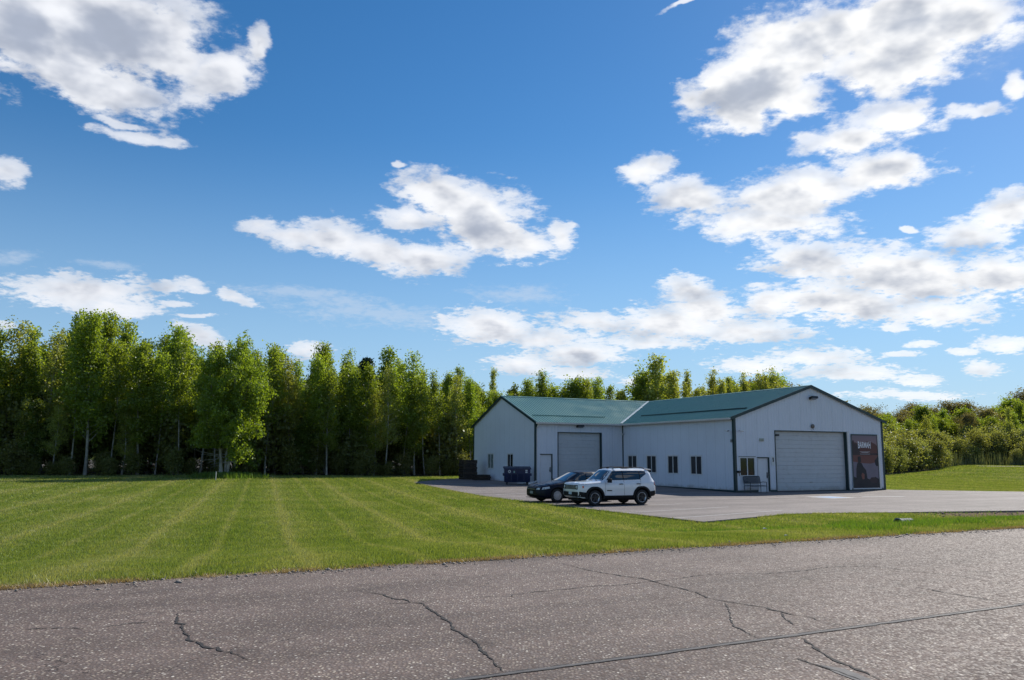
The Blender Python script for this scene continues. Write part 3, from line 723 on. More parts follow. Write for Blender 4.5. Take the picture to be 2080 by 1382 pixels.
# roof planes built from 3 ft ribbed panels
OV = 0.32
def roof_side(name, length0, length1, place, lo, hi):
    """panels laid along w in [length0,length1]; lo(w), hi(w): distance range down the slope from ridge; place(w, d, out)"""
    par = empty('roof', parent=bld)
    n = max(1, round((length1 - length0) / 0.914)); pw = (length1 - length0) / n
    for i in range(n):
        prof = rib_profile(pw - 0.006, 0.034); base = length0 + i * pw + 0.003
        vs = []; fs = []
        for k, (u, o) in enumerate(prof):
            a_, b_ = lo(base + u), hi(base + u)
            if b_ < a_: b_ = a_
            vs += [place(base + u, a_, o), place(base + u, b_, o), place(base + u, b_, -0.03)]
        for k in range(len(prof) - 1):
            fs.append((3 * k, 3 * k + 3, 3 * k + 4, 3 * k + 1)); fs.append((3 * k + 1, 3 * k + 4, 3 * k + 5, 3 * k + 2))
        MB().add(vs, fs).build('roof_panel', GREEN, par)
    return par
RT = 0.05  # roof skin above wall top
def rz(slope, d): return PKB + RT - slope * d
# main block, slope facing the yard: w = t, d = horizontal distance from ridge
def loB(t): return 0.0
def hiB(t):
    full = SB + OV
    return min(full, max(0.0, (TC - t) / HC * SB)) if t > YD - OV else full
roof_side('roof', -0.12, TC, lambda w_, d, o: (SB - d, w_, rz(SLB, d) + o), loB, hiB)
roof_side('roof', -0.12, DEP + OV, lambda w_, d, o: (SB + d, w_, rz(SLB, d) + o), lambda t: max(0.0, (t - TC) / HC * SB), lambda t: SB + OV)
# wing: w = s, d from ridge
def hiC(s):
    full = HC + OV
    if s < -OV: return full
    return min(full, max(0.0, (SB - s) / SB * HC))
roof_side('roof', CW - 0.12, SB, lambda w_, d, o: (w_, TC - d, rz(SLC, d) + o), lambda s: 0.0, hiC)
roof_side('roof', CW - 0.12, WB + OV, lambda w_, d, o: (w_, TC + d, rz(SLC, d) + o), lambda s: max(0.0, (s - SB) / SB * HC), lambda s: HC + OV)

def strip3(name, pts, wd, th, mt, par=bld, up=(0, 0, 1)):
    """flat bar following a polyline"""
    m_ = MB()
    for a, b in zip(pts[:-1], pts[1:]):
        a = Vector(a); b = Vector(b); d = (b - a).normalized(); n = d.cross(Vector(up)).normalized() * wd / 2; u = n.cross(d).normalized() * th
        m_.add([a - n, a + n, b + n, b - n, a - n + u, a + n + u, b + n + u, b - n + u], [(0, 3, 2, 1), (4, 5, 6, 7), (0, 1, 5, 4), (2, 3, 7, 6), (0, 4, 7, 3), (1, 2, 6, 5)])
    return m_.build(name, mt, par)
zr = PKB + RT + 0.034
# ridge caps
def cap(a, b, dirn, sl):
    a = Vector(a); b = Vector(b); n = Vector(dirn) * 0.16
    dz = Vector((0, 0, -0.16 * sl))
    MB().add([a - n + dz, a, a + n + dz, b - n + dz, b, b + n + dz], [(0, 3, 4, 1), (1, 4, 5, 2)]).build('ridge_cap', GREEN, bld)
cap((SB, -0.13, zr + 0.012), (SB, TC, zr + 0.012), (1, 0, 0), SLB)
cap((CW - 0.13, TC, zr + 0.012), (SB, TC, zr + 0.012), (0, 1, 0), SLC)
# valley flashing (pale line) and hip cap
strip3('valley_flashing', [(-OV - 0.02, YD - OV - 0.0, EV + RT - OV * SLB + 0.045), (SB, TC, PKB + RT + 0.05)], 0.17, 0.012, VFLASH)
strip3('hip_cap', [(WB + OV, DEP + OV, EV + RT - OV * SLB + 0.03), (SB, TC, PKB + RT + 0.035)], 0.25, 0.012, GREEN)
# rake trims on the gables
def rake(p0, p1, p2, outv):
    for a, b in ((p0, p1), (p1, p2)):
        a = Vector(a); b = Vector(b); o = Vector(outv)
        q = []
        for p in (a, b):
            q += [p + o * 0.0 + Vector((0, 0, 0.045)), p + o * 0.03 + Vector((0, 0, 0.045)), p + o * 0.03 - Vector((0, 0, 0.15)), p - Vector((0, 0, 0.15))]
        MB().add(q, [(0, 4, 5, 1), (1, 5, 6, 2), (2, 6, 7, 3), (0, 3, 7, 4), (0, 1, 2, 3), (4, 7, 6, 5)]).build('rake_trim', TRIM, bld)
ze = EV + RT - OV * SLB
rake((-OV, -0.125, ze), (SB, -0.125, PKB + RT), (WB + OV, -0.125, ze), (0, -1, 0))
zc = EV + RT - OV * SLC
rake((CW - 0.125, YD - OV, zc), (CW - 0.125, TC, PKB + RT), (CW - 0.125, DEP + OV, zc), (-1, 0, 0))
# soffits closing the small overhang below the rakes
SOFF = pmat('soffit', (0.45, 0.46, 0.47), 0.6)
# gutters
def gutter(a, b, outv):
    a = Vector(a); b = Vector(b); o = Vector(outv)
    prof = [(0.0, 0.0), (0.0, -0.10), (0.07, -0.115), (0.115, -0.07), (0.125, 0.0), (0.115, 0.0), (0.10, -0.06), (0.065, -0.10), (0.01, -0.09), (0.01, 0.0)]
    vs = []
    for p in (a, b): vs += [p + o * u + Vector((0, 0, v)) for u, v in prof]
    n = len(prof); fs = [(i, (i + 1) % n, n + (i + 1) % n, n + i) for i in range(n)]
    MB().add(vs, fs).build('gutter', WTRIM, bld)
gutter((-OV + 0.02, -0.09, ze - 0.02), (-OV + 0.02, YD - OV, ze - 0.02), (-1, 0, 0))
gutter((CW - 0.09, YD - OV + 0.02, zc - 0.02), (-OV, YD - OV + 0.02, zc - 0.02), (0, -1, 0))
for bx in ((-OV + 0.02, 0.0, 0.0, YD - 0.02), (CW, 0.0, YD - OV + 0.02, YD)):
    MB().box(bx[0], bx[1], bx[2], bx[3], ze - 0.015, ze - 0.005).build('soffit', SOFF, bld)
MB().box(-OV + 0.0, -OV + 0.02, 0.0, YD - OV, ze - 0.13, ze - 0.0).build('fascia', WTRIM, bld)
MB().box(CW, -OV, YD - OV, YD - OV + 0.02, ze - 0.13, ze - 0.0).build('fascia', WTRIM, bld)
# snow guards
def sguard(f, w0, w1, mt, hgt=0.10):
    m_ = MB()
    a, b = Vector(f(w0)), Vector(f(w1))
    d = (b - a)
    strip3('snow_guard', [a, b], 0.06, hgt, mt)
sguard(lambda w_: (1.5, w_, rz(SLB, SB - 1.5) + 0.02), 0.45, 12.4, TRIM, 0.075)
sguard(lambda w_: (w_, YD + 1.15, rz(SLC, HC - 1.15) + 0.02), CW + 0.3, -0.9, GREEN, 0.05)

# windows (sliders): frame, sash bar, two panes
def window(place, w_, h_, blind=False):
    """place(u, out, z) with u across and z up, origin lower left"""
    root = empty('window', parent=bld)
    def bx(u0, u1, o0, o1, z0, z1, name, mt, par=root):
        vs = [place(u, o, z) for z in (z0, z1) for o in (o0, o1) for u in (u0, u1)]
        MB().add(vs, [(0, 2, 3, 1), (4, 5, 7, 6), (0, 1, 5, 4), (2, 6, 7, 3), (0, 4, 6, 2), (1, 3, 7, 5)]).build(name, mt, par)
    f = 0.055
    m_ = MB()
    def add(u0, u1, o0, o1, z0, z1):
        vs = [place(u, o, z) for z in (z0, z1) for o in (o0, o1) for u in (u0, u1)]
        m_.add(vs, [(0, 2, 3, 1), (4, 5, 7, 6), (0, 1, 5, 4), (2, 6, 7, 3), (0, 4, 6, 2), (1, 3, 7, 5)])
    add(-0.02, w_ + 0.02, -0.03, 0.035, -0.02, f); add(-0.02, w_ + 0.02, -0.03, 0.035, h_ - f, h_ + 0.02)
    add(-0.02, f, -0.03, 0.034, f, h_ - f); add(w_ - f, w_ + 0.02, -0.03, 0.034, f, h_ - f)
    m_.build('window_frame', WTRIM, root)
    bx(w_ / 2 - 0.03, w_ / 2 + 0.03, -0.028, 0.028, f, h_ - f, 'sash', WTRIM)
    bx(f, w_ / 2 - 0.03, -0.012, -0.004, f, h_ - f, 'pane', BLINDM if blind else GLASS)
    bx(w_ / 2 + 0.03, w_ - f, -0.024, -0.016, f, h_ - f, 'pane', BLINDM if blind else GLASS)
    bx(-0.05, w_ + 0.05, 0.0, 0.05, h_ + 0.02, h_ + 0.05, 'head_flashing', TRIM if place(0, 0, 0)[1] < 1 else WTRIM)
    return root
window(lambda u, o, z: (0.35 + u, -o, 0.99 + z), 1.22, 1.17)
for c in (3.81, 6.37, 8.95, 11.42):
    window(lambda u, o, z, c=c: (-o, c - 0.61 + u, 1.0 + z), 1.22, 1.24)
window(lambda u, o, z: (CW - o, YD + 3.78 + u, 1.12 + z), 1.09, 1.19)
window(lambda u, o, z: (CW - o, YD + 7.55 + u, 1.12 + z), 1.22, 1.19, True)

# garage doors
def garage(u0, u1, z1, y0, nsec, stains=False, zb=0.0):
    root = empty('garage_door', (0, 0, 0), parent=bld)
    rec = 0.20
    hs_ = (z1 - 0.02 - zb) / nsec
    for i in range(nsec):
        za = zb + 0.01 + i * hs_; prof = []
        g = [0.0, 0.008, 0.02, hs_ / 2 - 0.018, hs_ / 2 - 0.006, hs_ / 2 + 0.006, hs_ / 2 + 0.018, hs_ - 0.014, hs_ - 0.006, hs_ - 0.003]
        dpt = [0.016, 0.0, 0.0, 0.0, 0.012, 0.012, 0.0, 0.0, 0.010, 0.016]
        vs = []
        for zz, dd in zip(g, dpt): vs += [(u0 + 0.03, y0 + rec + dd, za + zz), (u1 - 0.03, y0 + rec + dd, za + zz)]
        fs = [(2 * k, 2 * k + 1, 2 * k + 3, 2 * k + 2) for k in range(len(g) - 1)]
        MB().add(vs, fs).build('door_section', GARW, root)
    MB().box(u0, u1, y0 + rec + 0.02, y0 + rec + 0.05, zb, z1).build('door_back', GARW, root)
    MB().box(u1 - 0.025, u1 + 0.03, y0 - 0.03, y0 + rec + 0.02, zb, z1).build('jamb', TRIM, root)
    MB().box(u0 - 0.03, u0 + 0.025, y0 - 0.03, y0 + rec + 0.02, zb, z1).build('jamb', TRIM, root)
    MB().box(u0 - 0.03, u1 + 0.03, y0 - 0.031, y0 + rec + 0.02, z1, z1 + 0.04).build('header_trim', TRIM, root)
    MB().box(u0 + 0.03, u1 - 0.03, y0 + rec - 0.02, y0 + rec + 0.01, zb - 0.01, zb + 0.05).build('bottom_seal', BLACK, root)
    if stains:
        MB().box((u0 + u1) / 2 - 0.12, (u0 + u1) / 2 + 0.12, y0 + rec - 0.03, y0 + rec - 0.0, 0.55, 0.60).build('handle', METAL, root)
        MB().box(u0 + 0.06, u0 + 0.36, y0 - 0.02, y0 + rec - 0.02, z1 - 0.32, z1 - 0.2).build('bracket', BLACK, root)
    return root
g1 = garage(3.28, 9.46, 3.83, 0.0, 7, True)
g2 = garage(CW + 1.84, CW + 5.53, 3.87, YD, 7, zb=0.135)
MB().box(9.52, 9.70, -0.045, -0.002, 0.05, 3.9).build('pale_jamb_trim', WTRIM, bld)

# entry doors
def entry(u0, u1, z1, y0, panels, zb=0.0):
    root = empty('door', parent=bld)
    m_ = MB(); rec = 0.07
    m_.box(u0 + 0.04, u1 - 0.04, y0 + rec, y0 + rec + 0.045, zb + 0.03, z1 - 0.04)
    d = m_.build('door_leaf', DOORW, root)
    MB().box(u0 - 0.01, u0 + 0.04, y0 - 0.03, y0 + rec + 0.05, zb, z1).build('jamb', WTRIM, root)
    MB().box(u1 - 0.04, u1 + 0.02, y0 - 0.03, y0 + rec + 0.05, zb, z1).build('jamb', TRIM, root)
    MB().box(u0 - 0.02, u1 + 0.02, y0 - 0.031, y0 + rec + 0.05, z1 - 0.04, z1 + 0.02).build('header_trim', TRIM, root)
    MB().box(u0, u1, y0 - 0.06, y0 + rec + 0.04, zb, zb + 0.03).build('threshold', METAL, root)
    if panels:
        wdt = (u1 - u0 - 0.08)
        for row, (za, zz) in enumerate(((0.22, 0.85), (0.98, 1.55), (1.66, 1.95))):
            for k in (0, 1):
                a = u0 + 0.04 + wdt * (0.13 + 0.40 * k); b = a + wdt * 0.33
                q = MB(); o = y0 + rec
                q.box(a, b, o - 0.006, o - 0.0, za, za + 0.025).box(a, b, o - 0.006, o, zz - 0.025, zz).box(a, a + 0.025, o - 0.006, o, za, zz).box(b - 0.025, b, o - 0.006, o, za, zz).box(a + 0.05, b - 0.05, o - 0.008, o, za + 0.05, zz - 0.05)
                q.build('door_panel', DOORW, root)
    MB().box(u1 - 0.17, u1 - 0.11, y0 + rec - 0.03, y0 + rec, zb + 0.86, zb + 1.22).build('lock_plate', BLACK, root)
    MB().tube([(u1 - 0.14, y0 + rec - 0.03, zb + 1.0), (u1 - 0.14, y0 + rec - 0.075, zb + 1.0), (u1 - 0.24, y0 + rec - 0.08, zb + 1.0)], 0.016, 8).build('handle', BLACK, root)
    return root
entry(1.78, 2.72, 2.15, 0.0, True)
entry(CW + 0.36, CW + 1.36, 2.29, YD, False, 0.135)

# ---- things fixed to or hung on the building
def bpl(s, t, z): return Vector(WL(s, t, z))
def on_b(name, s, t, z, label, cat, group=None):
    o = empty(name, WL(s, t, z), BROT); tag(o, label, cat, group); return o
def flood(o_s, o_t, z, lab):
    o = on_b('wall_light', o_s, o_t, z, lab, 'light')
    MB().box(-0.09, 0.09, -0.06, 0.0, -0.06, 0.08).build('back_box', BLACK, o)
    M = Matrix.Rotation(R(-18), 3, 'X')
    MB().cbox((0, -0.20, 0.02), (0.52, 0.30, 0.14), M).build('lamp_housing', BLACK, o)
    MB().cbox((0, -0.215, -0.055), (0.44, 0.22, 0.012), M).build('lens', METAL, o)
flood(6.50, -0.02, 6.02, 'black floodlight high under the peak of the front gable')
flood(-3.85, YD - 0.02, 4.33, 'black floodlight under the eave above the rear garage door')
o = on_b('wall_bell', 6.46, -0.02, 4.19, 'small round grey fixture on the gable just above the large garage door', 'light fixture')
MB().lathe([(0.0, -0.17), (0.05, -0.17), (0.13, -0.10), (0.14, -0.03), (0.10, 0.0), (0, 0)], 16, 'Y').build('dome', pmat('grey_fixture', (0.16, 0.14, 0.12), 0.5), o)
MB().tube([(0, -0.08, -0.12), (0, -0.10, -0.22)], 0.02, 6).build('lamp_neck', BLACK, o)
def camera_fx(s, t, z, lab, d=(-1, 0)):
    o = on_b('security_camera', s, t, z, lab, 'security camera', None)
    n = Vector((d[0], d[1], 0)); sd2 = Vector((-n.y, n.x, 0))
    MB().tube([(0, 0, 0), n * 0.14, n * 0.22 + Vector((0, 0, -0.02))], 0.018, 8).build('bracket', METAL, o)
    p = n * 0.22
    MB().tube([p - sd2 * 0.14 + Vector((0, 0, 0.02)), p + sd2 * 0.14 - Vector((0, 0, 0.03))], 0.045, 10).build('camera_body', WTRIM, o)
    MB().tube([p + sd2 * 0.141 - Vector((0, 0, 0.03)), p + sd2 * 0.155 - Vector((0, 0, 0.033))], 0.035, 10).build('lens', BLACK, o)
camera_fx(-0.03, 0.40, 3.80, 'small security camera on the long side wall close to the dark front corner')
camera_fx(0.38, -0.03, 3.79, 'small security camera on the gable wall right of the dark front corner', (0, -1))
camera_fx(-0.03, YD - 0.28, 3.84, 'small security camera near the inner corner of the two wings')
o = on_b('junction_box', -0.03, 0.19, 3.16, 'small grey junction box with a conduit up the side wall by the front corner', 'junction box')
MB().box(-0.07, 0, -0.07, 0.07, -0.09, 0.09).build('box', METAL, o)
MB().tube([(-0.03, 0, 0.09), (-0.03, 0, 0.60)], 0.012, 6).build('conduit', METAL, o)
o = on_b('meter_box', 0.21, -0.03, 1.26, 'small black box on the gable wall left of the front window', 'meter')
MB().box(-0.07, 0.10, -0.14, 0, -0.06, 0.07).build('box', BLACK, o)
MB().tube([(0.02, -0.07, -0.06), (0.02, -0.07, -0.25)], 0.015, 6).build('conduit', BLACK, o)
SIGNW = pmat('sign_white', (0.60, 0.62, 0.62), 0.5)
o = on_b('door_sign', 3.03, -0.026, 2.0, 'small white plate with a black figure between white door and garage door', 'sign')
MB().box(-0.15, 0.15, -0.012, 0, -0.34, 0.22).build('plate', SIGNW, o)
q = MB(); q.box(-0.05, 0.05, -0.018, -0.0125, 0.0, 0.14); q.box(-0.035, 0.02, -0.018, -0.0125, -0.14, -0.02); q.box(0.025, 0.06, -0.018, -0.0125, -0.1, 0.0); q.build('symbol', BLACK, o)
o = on_b('pale_patch_box', 2.15, -0.02, 3.24, 'small pale box in place of a faded light patch above the white entry door', 'light patch')  # made-up slatted box, added where the siding shows only a faint light patch
q = MB(); q.box(-0.16, 0.16, -0.05, 0, -0.08, 0.10)
for k in range(3): q.cbox((0, -0.06, -0.05 + 0.05 * k), (0.26, 0.03, 0.012), Matrix.Rotation(R(35), 3, 'X'))
q.build('patch_body', pmat('pale_patch_tone', (0.40, 0.42, 0.36), 0.6, var=0.2), o)

# downspout and its extension on the ground
o = on_b('downspout', CW + 0.02, YD - OV + 0.08, 0, 'white downspout at the wing corner with its outlet pipe lying on the pavement', 'downspout')
gx = 0.14
MB().tube([(0.1, -0.08, zc - 0.1), (0.1, 0.1, zc - 0.3), (0.1, 0.24, zc - 0.45), (0.1, 0.24, 0.45), (0.06, 0.16, 0.32)], 0.055, 8).build('pipe', WTRIM, o)
q = MB(); a = Vector((0.05, 0.15, 0.30)); b = Vector((-1.45, -1.75, 0.22))
d = (b - a).normalized(); n = Vector((-d.y, d.x, 0)).normalized() * 0.075; u = Vector((0, 0, 0.10))
q.add([a - n, a + n, b + n, b - n, a - n + u, a + n + u, b + n + u, b - n + u], [(0, 3, 2, 1), (4, 5, 6, 7), (0, 1, 5, 4), (2, 3, 7, 6), (0, 4, 7, 3), (1, 2, 6, 5)])
q.build('outlet_pipe', WTRIM, o)

# ---- banner sign
def flat(rgb, name, rough=0.55): return pmat(name, rgb, rough, var=0.12, vscale=2.5)
ban = on_b('banner_sign', 9.83, -0.035, 0.08, 'tall dark banner with a lake scene and white lettering at the right of the gable', 'sign')
BW_, BH_ = 2.62, 3.64
q = MB(); q.box(0, BW_, -0.02, 0, 0, BH_); q.build('backing_board', WTRIM, ban)
q = MB(); q.box(0.0, 0.07, -0.035, -0.0205, 0.08, BH_); q.box(0.0, BW_ - 0.17, -0.0352, -0.0205, BH_ - 0.07, BH_ + 0.012); q.box(BW_ - 0.22, BW_ - 0.17, -0.035, -0.0205, 0.08, BH_ - 0.07); q.build('banner_frame', TRIM, ban)
PW, PH = BW_ - 0.29, BH_ - 0.15
def printp(poly, layer, mt):
    """poly in 0..1 print coordinates"""
    y = -0.0215 - 0.0012 * layer
    vs = [(0.07 + px * PW, y, 0.08 + pz * PH) for px, pz in poly]
    return MB().add(vs, [tuple(range(len(vs)))]).build('print', mt, ban, recalc=False)
skym = bpy.data.materials.new('print_sky'); skym.use_nodes = True
t = NT(skym.node_tree); tcn = t.new('ShaderNodeTexCoord'); sp = t.new('ShaderNodeSeparateXYZ'); t.set(sp, 0, tcn.outputs['Object'])
t.set(t.n['Principled BSDF'], 'Base Color', t.ramp(t.math('DIVIDE', sp.outputs[2], BH_), [(0.0, (0.05, 0.04, 0.05)), (0.35, (0.20, 0.165, 0.20)), (0.62, (0.22, 0.14, 0.14)), (0.75, (0.26, 0.155, 0.155)), (1.0, (0.17, 0.13, 0.165))]))
t.n['Principled BSDF'].inputs['Roughness'].default_value = 0.45
printp([(0, 0), (1, 0), (1, 1), (0, 1)], 0, skym)
HILL = flat((0.105, 0.036, 0.030), 'print_hill'); HILL2 = flat((0.035, 0.018, 0.022), 'print_dark_shore'); LAKE = flat((0.17, 0.145, 0.185), 'print_lake'); RED = flat((0.15, 0.052, 0.042), 'print_reflection')
DK = flat((0.013, 0.011, 0.016), 'print_dark'); SKIN = flat((0.20, 0.07, 0.05), 'print_warm')
printp([(0, 0.62), (1, 0.62), (1, 0.80), (0.92, 0.84), (0.75, 0.88), (0.60, 0.89), (0.45, 0.86), (0.30, 0.84), (0.15, 0.86), (0, 0.88)], 1, HILL)
printp([(0, 0.62), (0.30, 0.64), (0.28, 0.80), (0.22, 0.84), (0.19, 0.81), (0.14, 0.87), (0.11, 0.83), (0.06, 0.91), (0, 0.89)], 2, HILL2)
printp([(0, 0.625), (1, 0.63), (1, 0.66), (0.5, 0.655), (0, 0.66)], 3, HILL2)
printp([(0, 0.50), (0.4, 0.47), (0.7, 0.46), (1, 0.50), (1, 0.625), (0, 0.62)], 1, RED)
printp([(0, 0.15), (1, 0.15), (1, 0.50), (0.7, 0.46), (0.4, 0.47), (0, 0.50)], 1, LAKE)
printp([(0, 0), (1, 0), (1, 0.17), (0.85, 0.21), (0.72, 0.15), (0.5, 0.18), (0.3, 0.14), (0, 0.22)], 2, DK)
printp([(0.86, 0.52), (1, 0.60), (1, 0.42), (0.93, 0.41), (0.88, 0.45)], 2, DK)
# seated silhouette by the water
printp([(0.10, 0.14), (0.12, 0.36), (0.16, 0.46), (0.22, 0.50), (0.34, 0.47), (0.40, 0.40), (0.50, 0.34), (0.54, 0.18), (0.60, 0.155), (0.52, 0.14)], 4, DK)
printp([(0.20, 0.50), (0.19, 0.58), (0.23, 0.60), (0.31, 0.60), (0.32, 0.50), (0.27, 0.48)], 5, DK)
printp([(0.30, 0.24), (0.34, 0.29), (0.43, 0.26), (0.42, 0.17), (0.34, 0.16)], 5, SKIN)
printp([(0.62, 0.15), (0.70, 0.20), (0.86, 0.20), (0.97, 0.14), (0.9, 0.09), (0.68, 0.1)], 4, HILL2)
LET = pmat('print_white', (0.72, 0.72, 0.76), 0.5)
cu = bpy.data.curves.new('lettering', 'FONT'); cu.body = 'BARMAH'; cu.size = 0.33; cu.align_x = 'CENTER'; cu.extrude = 0.0; cu.offset = 0.010
to = bpy.data.objects.new('lettering_tmp', cu); COL.objects.link(to)
dg = bpy.context.evaluated_depsgraph_get(); lme = bpy.data.meshes.new_from_object(to.evaluated_get(dg)); bpy.data.objects.remove(to)
xsv = [v.co.x for v in lme.vertices]; wx = max(abs(min(xsv)), max(xsv))
for v in lme.vertices:
    u = v.co.x / wx; hgt = 1.55 + 0.45 * u * u
    base = -0.05 * (1 - u * u) * -1
    v.co = Vector((u * 0.25 * PW, 0, (v.co.y * hgt) + base))
lme.materials.clear(); lme.materials.append(LET)
lo = link('lettering', lme, ban, (0.07 + PW * 0.48, -0.030, 0.08 + PH * 0.755))
for zz, ww in ((0.685, 0.40), (0.672, 0.28), (0.642, 0.40)):
    MB().box(0.07 + PW * (0.49 - ww / 2), 0.07 + PW * (0.49 + ww / 2), -0.0302, -0.029, 0.08 + PH * zz, 0.08 + PH * zz + 0.016).build('caption_line', LET, ban)
# ------------------------------------------------------------------ bench
BEN = pmat('bench_steel', (0.020, 0.026, 0.034), 0.5, var=0.2)
BENM = pmat('bench_mesh', (0.035, 0.045, 0.060), 0.6, var=0.2)
o = empty('bench', WL(0.50, -0.75, 0), BROT)
tag(o, 'dark metal bench with open arm rails below the window by the white front door', 'bench')
L_, Dp = 1.28, 0.52
for (x, y, zt) in ((0, 0, 0.64), (L_, 0, 0.64), (0, Dp, 0.44), (L_, Dp, 0.44)):
    MB().tube([(x, y, 0), (x, y, zt)], 0.019, 8).build('leg', BEN, o)
for x in (0, L_):
    MB().tube([(x, 0, 0.64), (x, Dp * 0.6, 0.645), (x, Dp - 0.02, 0.62)], 0.02, 8).build('armrest', BEN, o)
q = MB()
for k in range(5): q.box(0.02, L_ - 0.02, 0.02 + k * 0.10, 0.09 + k * 0.10, 0.42, 0.438)
q.tube([(0, 0, 0.41), (L_, 0, 0.41)], 0.02, 8); q.tube([(0, Dp, 0.41), (L_, Dp, 0.41)], 0.02, 8); q.build('seat', BENM, o)
q = MB(); q.tube([(0.0, Dp, 0.44), (0, Dp + 0.10, 0.95), (0.06, Dp + 0.11, 0.99), (L_ - 0.06, Dp + 0.11, 0.99), (L_, Dp + 0.10, 0.95), (L_, Dp, 0.44)], 0.02, 8)
for k in range(9):
    z = 0.55 + 0.05 * k; y = Dp + 0.02 + (z - 0.44) * 0.17; q.box(0.015, L_ - 0.015, y, y + 0.012, z, z + 0.036)
q.build('backrest', BENM, o)

# ------------------------------------------------------------------ dumpster
DUMP = pmat('dumpster_blue', (0.008, 0.018, 0.066), 0.5, var=0.25, vscale=2, dirt=0.25, bump=0.2, bscale=8)
DLID = pmat('dumpster_lid', (0.012, 0.020, 0.050), 0.55, var=0.2)
STK = pmat('pale_sticker', (0.55, 0.57, 0.58), 0.5, var=0.1); STKG = pmat('green_sticker', (0.20, 0.33, 0.30), 0.5)
gdz = 0.011 * local_t(0.45, 57.7)
o = empty('dumpster', (0.45, 57.3, gdz), R(4)); tag(o, 'dark blue steel dumpster on casters against the end wall of the wing', 'dumpster')
q = MB()
prof = [(-0.30, 0.18), (0.55, 0.18), (0.62, 1.22), (-0.52, 1.10), (-0.48, 0.75)]
q.prism([(y + 0.5, z) for y, z in prof], -0.90, 0.90, 'YZ'); q.build('bin_body', DUMP, o, bevel=0.012)
q = MB(); q.add([(-0.97, -0.06, 1.08), (0.97, -0.06, 1.08), (0.97, 1.16, 1.20), (-0.97, 1.16, 1.20), (-0.97, -0.06, 1.13), (0.97, -0.06, 1.13), (0.97, 1.16, 1.25), (-0.97, 1.16, 1.25)],
      [(0, 3, 2, 1), (4, 5, 6, 7), (0, 1, 5, 4), (2, 3, 7, 6), (0, 4, 7, 3), (1, 2, 6, 5)]); q.build('rim', DUMP, o)
for a, b in ((-0.94, -0.01), (0.01, 0.94)):
    q = MB(); n = 8
    vs = []
    for i in range(n + 1):
        y = -0.04 + 1.18 * i / n; z = 1.135 + 0.12 * i / n + 0.05 * math.sin(math.pi * i / n); vs += [(a, y, z), (b, y, z), (a, y, z + 0.02), (b, y, z + 0.02)]
    fs = []
    for i in range(n):
        k = 4 * i; fs += [(k + 2, k + 3, k + 7, k + 6), (k, k + 4, k + 5, k + 1), (k, k + 2, k + 6, k + 4), (k + 1, k + 5, k + 7, k + 3)]
    fs += [(0, 1, 3, 2), (4 * n, 4 * n + 2, 4 * n + 3, 4 * n + 1)]
    q.add(vs, fs).build('lid', DLID, o)
for sx in (-1, 1):
    q = MB(); q.box(sx * 0.905 if sx > 0 else -1.0, 1.0 if sx > 0 else -0.905, 0.10, 0.95, 0.62, 0.80); q.build('fork_pocket', DUMP, o)
for x in (-0.45, 0.0, 0.45):
    MB().box(x - 0.03, x + 0.03, -0.045 + 0.02, 0.02, 0.30, 0.74).build('rib', DUMP, o)
for x, y in ((-0.72, 0.30), (0.72, 0.30), (-0.72, 0.92), (0.72, 0.92)):
    q = MB(); q.lathe([(0, -0.03), (0.075, -0.03), (0.085, -0.015), (0.085, 0.015), (0.075, 0.03), (0, 0.03)], 14, 'X', Matrix.Translation((x, y, 0.085)))
    q.box(x - 0.05, x + 0.05, y - 0.05, y + 0.05, 0.12, 0.185); q.build('caster', BLACK, o)
def fy(z): return 0.5 - 0.48 - 0.04 * (z - 0.75) / 0.35
def sticker(x, z, w_, h_, mt, rnd=False):
    y = fy(z) - 0.012
    if rnd:
        MB().lathe([(0, 0.0), (w_ * 0.5, 0.0), (w_ * 0.5, 0.008), (0, 0.008)], 16, 'Y', Matrix.Translation((x, y - 0.01, z))).build('sticker', mt, o)
    else: MB().box(x - w_ / 2, x + w_ / 2, y - 0.006, y + 0.006, z - h_ / 2, z + h_ / 2).build('sticker', mt, o)
sticker(-0.58, 0.93, 0.20, 0.2, STK, True); sticker(-0.58, 0.93, 0.0, 0, STK) if False else None
MB().lathe([(0, 0), (0.05, 0), (0.05, 0.004), (0, 0.004)], 12, 'Y', Matrix.Translation((-0.58, fy(0.93) - 0.0275, 0.93))).build('sticker_mark', DUMP, o)
sticker(-0.24, 0.90, 0.10, 0.14, STKG); sticker(0.62, 1.0, 0.15, 0.09, STK); sticker(0.62, 0.88, 0.15, 0.09, STK)
MB().box(0.0, 0.4, 0.17, 0.18, 0.10, 0.13).build('sticker', STK, o)

# ------------------------------------------------------------------ pallets
PAL = pmat('weathered_pallet_wood', (0.040, 0.032, 0.027), 0.85, var=0.45, vscale=5, bump=0.4, bscale=30)
PALD = pmat('brown_pallet_wood', (0.062, 0.046, 0.034), 0.85, var=0.4, vscale=5, bump=0.4, bscale=30)
def pallet_mesh():
    q = MB()
    for k in range(7): q.box(-0.6 + k * 0.185, -0.6 + k * 0.185 + 0.095, -0.5, 0.5, 0.118, 0.138)
    for y in (-0.5, -0.0275, 0.445): q.box(-0.6, 0.6, y, y + 0.045 + 0.01, 0.02, 0.1175)
    for k in (0, 3, 6): q.box(-0.6 + k * 0.185, -0.6 + k * 0.185 + 0.095, -0.5, 0.5, 0.0, 0.0195)
    return q.mesh('pallet', [PAL])
pm = pallet_mesh(); pm2 = pm.copy(); pm2.materials[0] = PALD
ORD = ['bottom', 'second', 'third', 'fourth', 'fifth', 'sixth', 'seventh', 'eighth', 'ninth', 'tenth', 'topmost']
rg = random.Random(11)
def gl(x, y): return 0.011 * max(0, local_t(x, y))
